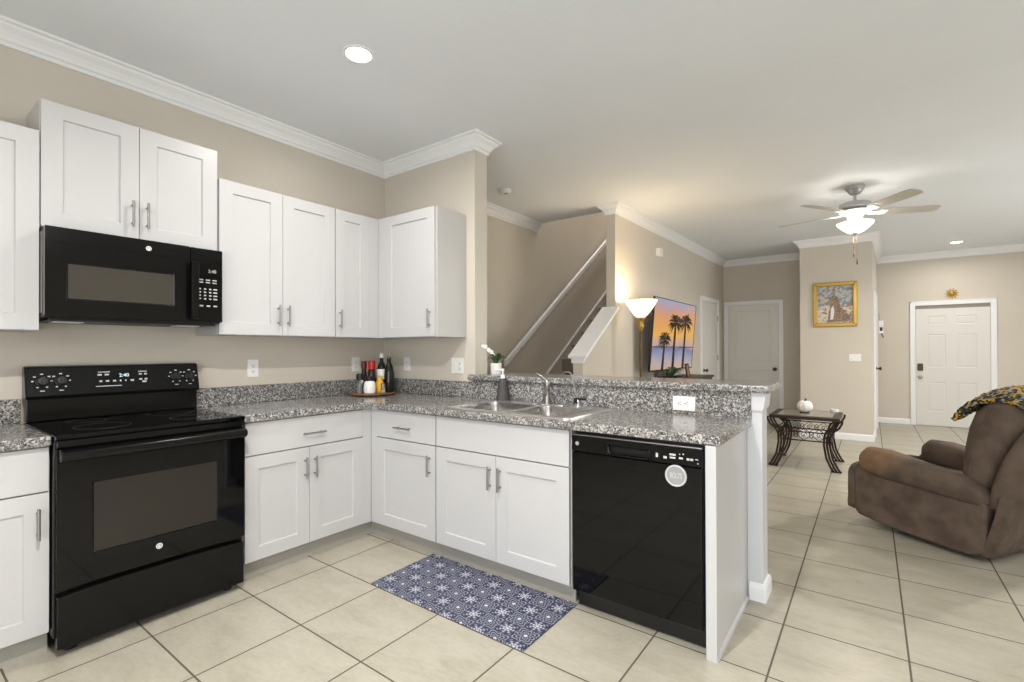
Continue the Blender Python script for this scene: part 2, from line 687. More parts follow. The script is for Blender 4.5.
structure(B().box(-.3, RIGHT + .3, BACK - .3, FAR + .4, -.12, 0).make('floor', 'floor'))
structure(B().cells([0, TVX - .04, RIGHT], [BACK, 2.38, CLY + .06, FAR],
                    lambda x, y: not (x < TVX - .04 and 2.38 < y < CLY + .06), CEIL, CEIL + .28).make('ceiling', 'ceiling'))
structure(B().box(-.15, 0, BACK - .15, CLY + .1, 0, TOP).make('wall_left', 'wall'))
structure(B().box(0, 1.02, 0, .14, 0, CEIL).make('wall_kitchen', 'wall'))
structure(B().box(1.02, 2.845, 0, .14, 0, 1.044).make('wall_peninsula', 'wall'))
# wall beside the stairs: full height beyond y = 2.19, sloped knee wall before it
structure(B().prism([(1.445, 0), (2.19, 0), (2.19, 1.70), (1.445, 1.18)], 'x', TVT, TVX)
          .prism([(TVT, 2.19), (TVX, 2.19), (TVF, CLY), (TVT, CLY)], 'z', 0, TOP).make('wall_stair', 'wall'))
structure(B().box(0, COX0, CLY, CLY + .12, 0, TOP).make('wall_closet', 'wall'))
structure(B().box(0, TVF, CLY, CLY + .1, TOP - .02, TOP).box(-.1, TVF, 2.2, CLY, TOP, TOP + .1).make('ceiling_stair', 'ceiling'))
structure(B().box(0, TVT, 2.26, 2.38, CEIL + .28, TOP).make('wall_landing', 'wall'))
COX2 = 3.45                        # the column's flank runs slightly out of square
structure(B().prism([(COX0, COY), (COX1, COY), (COX2, FAR), (COX0, FAR)], 'z', 0, CEIL).make('wall_column', 'wall'))
structure(B().box(COX1, RIGHT + .15, FAR, FAR + .15, 0, CEIL).make('wall_far', 'wall'))
structure(B().cells([BACK - .15, 2.1, 5.1, FAR + .15], [0, .7, 2.2, CEIL], lambda y, z: not (2.1 < y < 5.1 and .7 < z < 2.2), 0, .15, plane='xz')
          .make('wall_right', 'wall'))
wr = bpy.data.objects['wall_right']
wr.rotation_euler = (0, 0, R(90))
wr.location = (RIGHT + .15, 0, 0)
structure(B().cells([-.15, 2.1, 5.7, RIGHT + .15], [0, .1, 2.3, CEIL], lambda x, z: not (2.1 < x < 5.7 and .1 < z < 2.3), BACK - .15, BACK, plane='xz')
          .make('wall_back', 'wall'))


def window_unit(name, w, h, loc, rz, mull):
    t = thing(name, 'white framed window', 'window', loc, rz)
    del t['label'], t['category']
    structure(t)
    b = B()
    b.box(-w / 2, w / 2, -.05, .05, 0, .06).box(-w / 2, w / 2, -.05, .05, h - .06, h)
    for x in [-w / 2 + .03, w / 2 - .03] + mull:
        b.box(x - .03, x + .03, -.045, .045, .06, h - .06)
    b.make('window_frame', 'trim', t)


window_unit('window_1', 3.6, 2.2, (3.9, BACK - .07, .1), 0, [0])
window_unit('window_2', 3.0, 1.5, (RIGHT + .07, 3.6, .7), R(90), [-.5, .5])

# crown and base mouldings ------------------------------------------------------
def moulding(name, path, prof, m='trim'):
    """prof: (offset into the room, z); the room lies to the right of the path."""
    bm = bmesh.new()
    n = len(path)
    pv = [Vector((p[0], p[1])) for p in path]
    secs = []
    for i in range(n):
        def nrm(a, b):
            d = (b - a).normalized()
            return Vector((d.y, -d.x))
        if i == 0:
            o = nrm(pv[0], pv[1])
        elif i == n - 1:
            o = nrm(pv[-2], pv[-1])
        else:
            a, b = nrm(pv[i - 1], pv[i]), nrm(pv[i], pv[i + 1])
            o = (a + b) / (1 + a.dot(b))
        secs.append([bm.verts.new((pv[i].x + o.x * d, pv[i].y + o.y * d, z)) for d, z in prof])
    k = len(prof)
    for A, C in zip(secs, secs[1:]):
        for j in range(k):
            bm.faces.new((A[j], A[(j + 1) % k], C[(j + 1) % k], C[j]))
    bm.faces.new(secs[0])
    bm.faces.new(secs[-1][::-1])
    return structure(obj(name, bm, m))


Z0 = CEIL - .104
CROWN = [(0, Z0), (.010, Z0), (.012, Z0 + .018), (.022, Z0 + .024), (.027, Z0 + .04), (.040, Z0 + .058),
         (.058, Z0 + .072), (.064, Z0 + .078), (.066, Z0 + .088), (.084, Z0 + .092), (.086, CEIL), (0, CEIL)]
moulding('trim_1', [(0, BACK), (0, 0), (1.02, 0), (1.02, .14), (0, .14), (0, 2.38)], CROWN)
moulding('trim_2', [(TVT, 2.38), (TVT, 2.19), (TVX, 2.19), (TVF, CLY), (COX0, CLY), (COX0, COY), (COX1, COY), (COX2, FAR), (RIGHT, FAR)], CROWN)
BASE = [(0, 0), (.014, 0), (.014, .07), (.010, .082), (.006, .09), (0, .09)]
moulding('baseboard_column', [(COX0, CLY), (COX0, COY), (COX1, COY), (COX1 + .0150, 6.01)], BASE)
moulding('baseboard_far', [(COX1 + .0475, 7.07), (COX2, FAR), (3.90, FAR)], BASE)
moulding('baseboard_right', [(4.95, FAR), (RIGHT, FAR)], BASE)
moulding('baseboard_stair', [(TVT, 1.445), (TVX, 1.445), (TVX, 2.19), (TVX + .0675, 5.12)], BASE)
moulding('baseboard_closet', [(2.24, CLY), (COX0, CLY)], BASE)
moulding('baseboard_left', [(0, .14), (0, 1.55)], BASE)

# painted post at the open end of the peninsula wall
structure(B().box(2.845, 2.915, -.001, .141, 0, 1.044).make('trim_3', 'post', bevel=.003))
structure(B().prism([(2.8685, 1.044), (2.8685, .955), (2.919, .955), (2.924, .968), (2.934, 1.044)], 'y', -.014, .152).make('trim_4', 'post'))
moulding('baseboard_post', [(2.855, -.001), (2.915, -.001), (2.915, .141), (1.02, .141)], [(0, 0), (.016, 0), (.016, .065), (.009, .082), (.0, .088)])


# panel doors --------------------------------------------------------------------
def room_door(name, loc, rz, w, h, rects, knob_x, knob_z, knobs='round', cw=.072, recess=.0, hinge=None, gap=0.):
    """local: x along the wall, -y into the room, origin at the slab's bottom left, on the wall face."""
    t = thing(name, 'x', 'x', loc, rz)
    del t['label'], t['category']
    structure(t)
    b = B()
    for a, c in ((-cw, -.004), (w + .004, w + cw)):
        b.box(a, c, -.020, 0, 0, h + cw)
        b.box(a if a < 0 else c - .018, a + .018 if a < 0 else c, -.026, -.02, 0, h + cw)
    b.box(-.004, w + .004, -.020, 0, h + .004, h + cw)
    b.box(-cw, w + cw, -.026, -.02, h + cw - .018, h + cw)
    b.make('door_casing', 'trim', t, bevel=.002)
    yf = -.013 + recess
    B().panel(0, w, .008, h - gap, yf + .03, yf, rects, depth=.006, slope=.008, raised=.020).make('door_slab', 'door', t)
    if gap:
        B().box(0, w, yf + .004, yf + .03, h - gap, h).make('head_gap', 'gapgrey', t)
    hw = B()
    if knobs == 'round':
        hw.lathe([(.030, yf), (.030, yf - .006), (.012, yf - .010), (.011, yf - .03), (.026, yf - .04), (.029, yf - .052), (.022, yf - .062), (.004, yf - .066)],
                 (knob_x, 0, knob_z), 16, 'y')
        hw.make('door_knob', 'knob', t, smooth=True)
    else:
        hw.lathe([(.033, yf), (.033, yf - .008), (.014, yf - .012), (.012, yf - .04), (.024, yf - .05), (.02, yf - .06), (.003, yf - .062)], (knob_x, 0, knob_z), 16, 'y')
        hw.make('door_knob', 'steel', t, smooth=True)
        B().box(knob_x - .036, knob_x + .036, yf - .02, yf, knob_z + .10, knob_z + .22).make('keypad_deadbolt', 'knob', t, bevel=.008)
    if hinge:
        for hz in (.25, h * .55, h - .25):
            B().lathe([(.007, hz - .045), (.007, hz + .045)], (hinge, yf - .006, 0), 8).make('hinge', 'steel', t)
    return t


# closet door, straight ahead on the far wall of the living room
room_door('door_1', (1.325, CLY, 0), 0, .79, 2.03,
          [(.11, .68, 1.05, 1.93), (.11, .68, .16, .90)], .735, .925, hinge=.0)
# narrow-looking door on the television wall
room_door('door_2', (TVX + .0706, 5.26, 0), R(90 - 1.317), .86, 2.04,
          [(.12, .74, 1.05, 1.92), (.12, .74, .16, .90)], .07, .93, hinge=.86)
# six-panel front door
P6 = []
for a, c in ((.145, .375), (.510, .740)):
    P6 += [(a, c, 1.66, 1.80), (a, c, .96, 1.50), (a, c, .24, .72)]
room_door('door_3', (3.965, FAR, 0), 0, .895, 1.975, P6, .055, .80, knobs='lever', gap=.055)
# door in the column's flank, seen edge on
room_door('door_4', (COX1 + .0178, 6.10, 0), R(90 - 1.758), .86, 2.04,
          [(.12, .74, 1.05, 1.92), (.12, .74, .16, .90)], .60, .96, knobs='round')

# stairs ---------------------------------------------------------------------------
st = thing('staircase', 'carpeted staircase climbing behind the sloped knee wall', 'staircase', (0, 0, 0))
RISE, RUN, Y1 = .19, .271, 1.60
pts = [(Y1, 0)]
for k in range(15):
    pts += [(Y1 + RUN * k, RISE * (k + 1)), (Y1 + RUN * (k + 1), RISE * (k + 1))]
pts += [(pts[-1][0], 0)]
B().prism(pts, 'x', .016, TVT - .003).make('steps', 'carpet', st)
sk = [(Y1 - .10, .17), (Y1 - .10, .205), (Y1 + RUN * 15 - .05, .205 + .70 * (RUN * 15 + .05)), (Y1 + RUN * 15 - .05, .17 + .70 * (RUN * 15 + .05))]
B().prism(sk, 'x', .001, .013).make('skirt_moulding', 'trim', st)
# dark tread mats wrapped over the nosings
for k in range(11):
    y, z = Y1 + RUN * k, RISE * (k + 1)
    bm = bmesh.new()
    prof = [(y + .22, z), (y - .02, z), (y - .02, z - .11), (y - .004, z - .11), (y - .004, z - .012), (y + .0, z + .0), (y + .22, z + .0)]
    o = B().prism([(y + .21, z + .001), (y + .21, z + .013), (y - .006, z + .013), (y - .014, z + .006), (y - .014, z - .075), (y - .001, z - .075), (y - .001, z + .001)],
                  'x', .20, .80).make('stair_mat', 'matbrown', None, bevel=.003)
    tag(o, 'dark brown mat wrapped over a tread of the stairs', 'stair mat', 'dark mats on the stair treads')

# sloped cap on the knee wall
structure(B().prism([(1.425, 1.178), (1.425, 1.205), (1.455, 1.222), (2.19, 1.735), (2.19, 1.698), (1.455, 1.188)], 'x', TVT - .05, TVX + .045).make('trim_5', 'trim', bevel=.006))
structure(B().prism([(1.436, 1.13), (1.436, 1.178), (1.455, 1.190), (2.189, 1.70), (2.189, 1.66), (1.46, 1.155)], 'x', TVT - .018, TVX + .018).make('trim_6', 'trim', bevel=.005))

# handrail on the left stair wall
hr = thing('handrail', 'white handrail slanting up the stairwell wall', 'handrail', (0, 1.61, 1.12))
sl = .70
L = 2.9
B().prism([(0, -.045), (0, .03), (L, .03 + sl * L), (L, -.045 + sl * L)], 'x', .05, .092).make('rail', 'trim', hr, bevel=.01, segs=3)
for y in (.35, 1.4, 2.4):
    B().tube([(.0, y, sl * y - .09), (.045, y, sl * y - .09), (.07, y, sl * y - .03)], .009).lathe([(.028, .0), (.028, .006)], (0, y, sl * y - .09), 12, 'x').make('bracket', 'steel', hr)

# ================================================================ KITCHEN CABINETS
def bar_pull(parent, x, y, z, L=.134, horiz=False, name='handle'):
    """brushed bar pull; y = face it stands on, front is -y."""
    b = B()
    h = L / 2
    if horiz:
        b.tube([(x - h, y - .03, z), (x + h, y - .03, z)], .0058, 10)
        for s in (-1, 1):
            b.tube([(x + s * h * .68, y, z), (x + s * h * .68, y - .03, z)], .005, 8)
    else:
        b.tube([(x, y - .03, z - h), (x, y - .03, z + h)], .0058, 10)
        for s in (-1, 1):
            b.tube([(x, y, z + s * h * .68), (x, y - .03, z + s * h * .68)], .005, 8)
    b.make(name, 'steel', parent, smooth=True)


def shaker(parent, x0, x1, z0, z1, yf, stile=.075, rail=.070):
    return B().panel(x0, x1, z0, z1, yf + .019, yf, [(x0 + stile, x1 - stile, z0 + rail, z1 - rail)], depth=.009, slope=.004).make('door', 'cab', parent)


RZ = R(90)                         # stove-wall things: local x -> +y, local -y -> +x
UB, UT = 1.357, 2.269              # upper cabinets, bottom and top


def upper(label, loc, rz, w, doors, z0=UB, z1=UT, d=.303, body_x0=0., group=None, fillers=(), side='cabside'):
    """doors: (x0, x1, handle x or None)."""
    t = thing('upper_cabinet', label, 'cabinet', (loc[0], loc[1], z0), rz, group)
    h = z1 - z0
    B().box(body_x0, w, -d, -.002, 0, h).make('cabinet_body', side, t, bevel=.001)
    for x0, x1 in fillers:
        B().box(x0, x1, -d - .018, -d + .002, .002, h - .002).make('filler_strip', 'cab', t)
    for x0, x1, hx in doors:
        dr = shaker(t, x0, x1, .004, h - .004, -d - .020)
        if hx is not None:
            bar_pull(dr, hx, -d - .020, .128)
    return t


YM0, YM1 = -2.216, -1.460          # microwave / range bay
upper('white two-door upper cabinet just right of the microwave', (0, YM1 + .006, 0), RZ, .760, [(.003, .379, .349), (.382, .757, .413)])
upper('narrow white upper cabinet in the corner, left of the corner seam', (0, -.692, 0), RZ, .690, [(.003, .285, .032)], fillers=[(.287, .390)])
upper('white one-door upper cabinet with exposed side above the light switches', (.326, 0, 0), 0, .612,
      [(.072, .602, .560)], fillers=[(0.0, .070)])
upper('raised white two-door cabinet directly above the microwave', (0, YM0 + .011, 0), RZ, .744, [(.002, .370, .340), (.373, .742, .403)], 1.832, 2.42, d=.303, side='greigeside')
upper('white upper cabinet left of the microwave, cut by the picture edge', (0, YM0 - .752, 0), RZ, .762, [(.003, .379, .346), (.382, .759, .412)])


def base_cab(label, loc, rz, w, doors, drawers, body=(0, None), fillers=(), toe_x=None, hollow=False):
    t = thing('base_cabinet', label, 'cabinet', loc, rz)
    x0, x1 = body[0], body[1] if body[1] is not None else w
    b = B()
    if hollow:                     # room for the sink bowls
        b.box(x0, x0 + .018, -.594, -.002, .098, .873).box(x1 - .018, x1, -.594, -.002, .098, .873)
        b.box(x0 + .018, x1 - .018, -.594, -.002, .098, .116).box(x0 + .018, x1 - .018, -.594, -.586, .116, .873)
    else:
        b.box(x0, x1, -.594, -.002, .098, .873)
    b.make('cabinet_body', 'cabside', t)
    tx0, tx1 = toe_x or (x0, x1)
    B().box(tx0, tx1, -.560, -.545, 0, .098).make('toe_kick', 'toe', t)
    for a, b in fillers:
        B().box(a, b, -.612, -.592, .100, .872).make('filler_strip', 'cab', t)
    for a, b, hx in doors:
        dr = shaker(t, a, b, .103, .680, -.615, .074, .073)
        if hx is not None:
            bar_pull(dr, hx, -.615, .560, .128)
    for a, b, hx in drawers:
        dw = B().box(a, b, -.615, -.596, .686, .866).make('drawer' if hx is not None else 'false_front', 'cab', t, bevel=.002)
        if hx is not None:
            bar_pull(dw, hx, -.615, .765, .15, True)
    return t


base_cab('white base cabinet with one wide drawer, right beside the range', (0, YM1 + .006, 0), RZ, .838,
         [(.012, .388, .358), (.391, .774, .421)], [(.012, .774, .41)], fillers=[(.776, .844)], toe_x=(0, .894))
base_cab('white single-door base cabinet between the corner and the sink cabinet', (.617, 0, 0), 0, .618,
         [(.060, .613, .570)], [(.060, .613, .336)], fillers=[(.0, .058)], toe_x=(-.059, .618))
base_cab('white two-door base cabinet under the sink with a blank panel', (1.237, 0, 0), 0, .924,
         [(.004, .460, .424), (.463, .920, .494)], [(.004, .920, None)], hollow=True)
base_cab('white base cabinet left of the range, cut by the picture edge', (0, YM0 - .766, 0), RZ, .762,
         [(.003, .379, .346), (.382, .757, .722)], [(.003, .379, .19), (.382, .757, .53)])

# finished end of the peninsula
ep = thing('peninsula_end_panel', 'white finished side panel closing the counter end beside the dishwasher', 'panel', (2.812, 0, 0))
B().box(.003, .033, -.640, -.002, .0, .872).make('panel', 'cab', ep, bevel=.002)
B().box(-.002, .040, -.646, -.618, .0, .872).make('front_stile', 'cab', ep, bevel=.002)
B().prism([(.033, 0), (.044, 0), (.042, .012), (.033, .02)], 'y', -.64, -.02).make('shoe_moulding', 'cab', ep)

# ================================================================ COUNTERTOPS
def counter_keep(x, y):
    a = x < .640 and YM1 + .004 < y < 0
    b = -.640 < y < 0 and x < 2.866
    return (a or b) and not (1.325 < x < 2.125 and -.585 < y < -.110)


ct = thing('granite_countertop', 'L-shaped speckled granite countertop holding the sink', 'countertop', (0, 0, .874))
B().cells([.002, .640, 1.325, 2.125, 2.866], [YM1 + .004, -.640, -.585, -.110, -.002], counter_keep, 0, .040).make('counter_slab', 'granite', ct, bevel=.003)
B().box(.002, .021, YM1 + .006, -.022, .0405, .157).make('backsplash', 'granite', ct, bevel=.002)
B().box(.002, 1.018, -.021, -.002, .0405, .157).make('backsplash', 'granite', ct, bevel=.002)
B().box(1.0185, 2.868, -.021, -.0012, .0405, .170).make('backsplash', 'granite', ct, bevel=.001)
c2 = thing('granite_countertop', 'short piece of granite countertop left of the range', 'countertop', (0, 0, .874))
B().box(.002, .640, YM0 - .77, YM0 - .006, 0, .040).make('counter_slab', 'granite', c2, bevel=.005)
B().box(.002, .021, YM0 - .77, YM0 - .006, .0405, .157).make('backsplash', 'granite', c2, bevel=.002)
bt = B().cells([.982, 1.0215, 2.952], [-.046, -.0015, .36], lambda x, y: not (x < 1.02 and y > 0), 1.0455, 1.084).make('bar_countertop', 'granite', None, bevel=.008)
tag(bt, 'raised granite bar ledge above the sink backsplash', 'countertop')

# ================================================================ RANGE
rg = thing('electric_range', 'black freestanding electric range with glass cooktop', 'range', (.0, YM0 + .001, 0), RZ)
RW = .747
B().box(0, RW, -.640, -.012, .075, .893).make('oven_body', 'black', rg, bevel=.003)
B().box(-.003, RW + .003, -.668, -.05, .894, .916).make('cooktop', 'blackglass', rg, bevel=.005)
MT['ringgrey'] = mat('faint_burner_print', (.02, .02, .02), .3)
for bx, by, br in ((.20, -.47, .105), (.56, -.47, .088), (.20, -.20, .078), (.56, -.20, .105)):
    B().tube([(bx + br * math.cos(2 * PI * k / 40), by + br * math.sin(2 * PI * k / 40), .9158) for k in range(40)], .0012, 4, True).make('burner_ring', 'ringgrey', rg)

B().box(.004, RW - .004, -.066, -.006, .917, 1.035).make('back_riser', 'black', rg, bevel=.004)
bgp = B().prism([(-.092, 1.028), (-.004, 1.028), (-.004, 1.186), (-.040, 1.190), (-.060, 1.184), (-.096, 1.044)], 'x', -.002, RW + .002).make('control_panel', 'black', rg, bevel=.005)


def bgy(z):                       # sloping face of the control panel
    return -.096 + (z - 1.044) * (.036 / .14)


slope_r = (R(90) - math.atan2(.036, .14), 0, 0)
dp = B().prism([(bgy(1.068) - .001, 1.068), (bgy(1.164) - .001, 1.164), (bgy(1.164) + .01, 1.164), (bgy(1.068) + .01, 1.068)], 'x', .262, .508).make('display_panel', 'blackglass', bgp)
MT['clock'] = mat('clock_digits', (.2, .3, .3), .5, emit=(.75, .95, 1.), estr=1.1)
text_mesh('clock', '2:40', .026, (.385, bgy(1.132) - .0022, 1.132), 'clock', dp, slope_r)
for x, z, w in [(.275, 1.152, .05), (.272, 1.138, .018), (.302, 1.138, .018), (.278, 1.104, .012), (.305, 1.104, .014), (.335, 1.104, .014),
                (.365, 1.104, .006), (.388, 1.104, .006), (.412, 1.104, .016), (.450, 1.150, .040), (.452, 1.136, .014), (.476, 1.136, .014),
                (.452, 1.108, .014), (.476, 1.108, .014), (.465, 1.094, .02), (.262, 1.078, .11)]:
    hz = .0022 if w > .03 else .0045
    B().prism([(bgy(z - hz) - .0018, z - hz), (bgy(z + hz) - .0018, z + hz), (bgy(z + hz) - .0008, z + hz), (bgy(z - hz) - .0008, z - hz)], 'x', x, x + w).make('button_mark', 'print', dp)
for kx in (.058, .128, .630, .700):
    for a, w in ((0, .012), (50, .01), (-50, .01), (90, .008), (-90, .008), (150, .008), (-150, .008)):
        x, z = kx + .034 * math.sin(R(a)), 1.116 + .034 * math.cos(R(a))
        B().prism([(bgy(z - .003) - .0008, z - .003), (bgy(z + .003) - .0008, z + .003), (bgy(z + .003) + .0005, z + .003), (bgy(z - .003) + .0005, z - .003)], 'x', x - w / 2, x + w / 2).make('dial_mark', 'print', bgp)
    z = 1.068
    B().prism([(bgy(z - .002) - .0008, z - .002), (bgy(z + .002) - .0008, z + .002), (bgy(z + .002) + .0005, z + .002), (bgy(z - .002) + .0005, z - .002)], 'x', kx - .008, kx + .008).make('dial_mark', 'print', bgp)
for kx in (.058, .128, .630, .700):
    b = B().lathe([(.025, .0), (.025, -.010), (.020, -.013), (.018, -.026), (.002, -.027)], (0, 0, 0), 20, 'y').box(-.004, .004, -.034, -.02, -.019, .019)
    k = b.make('knob', 'blackmatte', bgp, smooth=True)
    k.location = (kx, bgy(1.112), 1.112)
    k.rotation_euler = (-math.atan2(.036, .14), 0, 0)
B().box(.004, RW - .004, -.664, -.640, .862, .892).make('vent_trim', 'black', rg, bevel=.004)
od = B().panel(.004, RW - .004, .283, .858, -.640, -.673, [(.118, RW - .138, .40, .705)], depth=.003, slope=.003).make('oven_door', 'blackglass', rg, bevel=.004)
B().box(.122, RW - .142, -.6715, -.669, .404, .701).make('oven_window', 'window', od)
hb = B().prism([(-.674, .800), (-.715, .812), (-.727, .828), (-.722, .848), (-.700, .857), (-.674, .855)], 'x', .008, RW - .008)
hb.make('oven_handle', 'black', od, bevel=.006, segs=3)
lg = B().lathe([(.013, -.6745), (.013, -.673), (.001, -.673)], (.360, 0, .352), 24, 'y').make('round_emblem', 'plate', od)
bm = bmesh.new()
tube(bm, [(.360 + .0085 * math.cos(2 * PI * k / 20), -.675, .352 + .0085 * math.sin(2 * PI * k / 20)) for k in range(20)], .001, 4, True)
tube(bm, [(.356, -.675, .349), (.358, -.675, .356), (.361, -.675, .352), (.364, -.675, .356), (.363, -.675, .348)], .0009, 4)
obj('emblem_relief', bm, 'blackmatte', lg)
bm = bmesh.new()
xs = [.006 + (RW - .012) * i / 24 for i in range(25)]
top = [.262 + .012 * (1 - abs(2 * i / 24 - 1) ** 3) - .012 for i in range(25)]
prism(bm, [(xs[0], .036), (xs[-1], .036)] + [(x, z) for x, z in zip(xs[::-1], top[::-1])], 'y', -.672, -.640)
obj('storage_drawer', bm, 'black', rg, bevel=.004)
for fx in (.06, RW - .06):
    for fy in (-.60, -.10):
        B().lathe([(.022, 0), (.022, .02), (.012, .024), (.012, .078)], (fx, fy, 0), 12).make('levelling_foot', 'rubber', rg)

# ================================================================ MICROWAVE
mw = thing('microwave_oven', 'black over-the-range microwave hanging under the raised cabinet', 'microwave', (0, YM0 + .0125, 1.418), RZ)
MW, MH = .736, .408
B().box(0, MW, -.375, -.004, .0, MH).make('microwave_body', 'blackmatte', mw, bevel=.002)
B().box(-.0015, -.0005, -.36, -.06, .02, MH - .02).make('side_plate', 'steel', mw)
md = B().panel(0, .573, .006, MH, -.376, -.404, [(.074, .500, .082, .250)], depth=.004, slope=.004).make('microwave_door', 'black', mw, bevel=.004)
B().box(.079, .495, -.4015, -.399, .087, .245).make('door_window', 'mwwindow', md)
B().box(.02, .555, -.4055, -.403, .338, .341).make('door_trim_line', 'blackglass', md)
B().box(.566, .604, -.448, -.430, .018, .325).box(.570, .600, -.432, -.402, .03, .06).box(.570, .600, -.432, -.402, .285, .315).make('door_handle', 'black', md, bevel=.007, segs=3)
cp = B().box(.576, MW, -.404, -.376, .006, MH).make('control_panel', 'blackglass', mw, bevel=.004)
MT['keyprint'] = mat('keypad_print', (.42, .42, .42), .5)
keys = [(x, z, .011, .003) for z in (.236, .222) for x in (.626, .660, .694)]
keys += [(x, z, .010 if i == 3 else .0058, .0036) for z in (.186, .168, .150, .132) for i, x in enumerate((.620, .646, .672, .698))]
keys += [(x, .093, .009, .004) for x in (.628, .663, .698)]
for x, z, a, c in keys:
    B().box(x - a, x + a, -.4052, -.4038, z - c, z + c).make('key', 'keyprint', cp)
text_mesh('clock', '2:40', .024, (.682, -.4055, .285), 'print', cp)
lg = B().lathe([(.012, -.4065), (.012, -.404), (.001, -.404)], (.386, 0, .366), 24, 'y').make('round_emblem', 'plate', md)
bm = bmesh.new()
tube(bm, [(.386 + .008 * math.cos(2 * PI * k / 20), -.407, .366 + .008 * math.sin(2 * PI * k / 20)) for k in range(20)], .001, 4, True)
tube(bm, [(.382, -.407, .363), (.384, -.407, .370), (.387, -.407, .366), (.390, -.407, .370)], .0009, 4)
obj('emblem_relief', bm, 'blackmatte', lg)
B().box(.02, MW - .02, -.36, -.03, -.014, -.0005).make('vent_grille', 'blackmatte', mw, bevel=.003)
for x in (.10, .60):
    B().box(x - .055, x + .055, -.31, -.21, -.020, -.0145).make('hood_lamp_lens', 'paper', mw, bevel=.003)

# ================================================================ DISHWASHER
dw = thing('dishwasher', 'black built-in dishwasher at the end of the peninsula', 'dishwasher', (2.172, 0, 0))
B().box(.006, .620, -.585, -.04, .095, .868).make('tub', 'blackmatte', dw)
ddr = B().box(.010, .622, -.628, -.588, .098, .772).make('dishwasher_door', 'blackglass', dw, bevel=.006, segs=3)
hx0, hx1, hz0, hz1 = .200, .405, .779, .824
cpn = B().cells([.010, hx0, hx1, .622], [.775, hz0, hz1, .848], lambda x, z: not (hx0 < x < hx1 and hz0 < z < hz1), -.630, -.590, plane='xz').make('control_strip', 'black', dw, bevel=.004)
B().box(hx0, hx1, -.600, -.589, hz0, hz1).make('handle_pocket', 'blackmatte', cpn)
bm = bmesh.new()
lip = [(hx0 + .006, hz1 - .006), (hx0 + .004, hz0 + .014), (hx0 + .020, hz0 + .001), (hx1 - .02, hz0 + .001), (hx1 - .004, hz0 + .014), (hx1 - .006, hz1 - .006)]
tube(bm, [(x, -.631, z) for x, z in lip], .0045, 8)
tube(bm, [(hx0 + .02, -.622, hz1 - .010), (hx1 - .02, -.622, hz1 - .010)], .006, 8)
obj('handle', bm, 'black', cpn, smooth=True)
B().box(.012, .620, -.624, -.590, .848, .855).make('top_edge', 'steel', cpn, bevel=.002)
for x, z, w, h in [(.432, .805, .010, .018), (.468, .800, .014, .010), (.500, .815, .026, .008), (.500, .802, .024, .007), (.535, .804, .016, .008),
                   (.530, .820, .004, .004), (.545, .822, .006, .005), (.565, .803, .012, .009), (.580, .803, .012, .009), (.600, .806, .012, .004), (.605, .790, .006, .004)]:
    B().box(x - w / 2, x + w / 2, -.6312, -.6298, z - h / 2, z + h / 2).make('button_mark', 'print', cpn)
MT['teal'] = mat('dark_teal_tub_edge', (.03, .07, .09), .3)
B().box(.624, .634, -.60, -.05, .10, .868).make('side_gasket', 'teal', dw)
B().box(.012, .624, -.570, -.56, .008, .093).make('toe_panel', 'blackmatte', dw)
lg = B().lathe([(.010, -.6315), (.010, -.630), (.001, -.630)], (.040, 0, .812), 20, 'y').make('round_emblem', 'printgrey', cpn)
mg = thing('round_magnet', 'round grey lettered magnet stuck on the dishwasher door', 'magnet', (2.686, -.629, .727))
B().lathe([(.046, 0), (.046, -.003), (.001, -.003)], (0, 0, 0), 40, 'y').make('magnet_disc', 'printgrey', mg)
bm = bmesh.new()
tube(bm, [(.042 * math.cos(2 * PI * k / 40), -.003, .042 * math.sin(2 * PI * k / 40)) for k in range(40)], .0042, 6, True)
obj('magnet_rim', bm, 'print', mg, smooth=True)
text_mesh('lettering', 'BOLTS', .034, (0, -.0036, 0), 'print', mg, sx=.52)

# ================================================================ SINK
sk = thing('kitchen_sink', 'double-bowl stainless steel sink set into the counter', 'sink', (0, 0, .9145))


def rrect(x0, x1, y0, y1, r, n=6):
    p = []
    for cx, cy, a0 in ((x1 - r, y1 - r, 0), (x0 + r, y1 - r, 90), (x0 + r, y0 + r, 180), (x1 - r, y0 + r, 270)):
        for i in range(n + 1):
            a = R(a0 + 90 * i / n)
            p.append((cx + r * math.cos(a), cy + r * math.sin(a)))
    return p


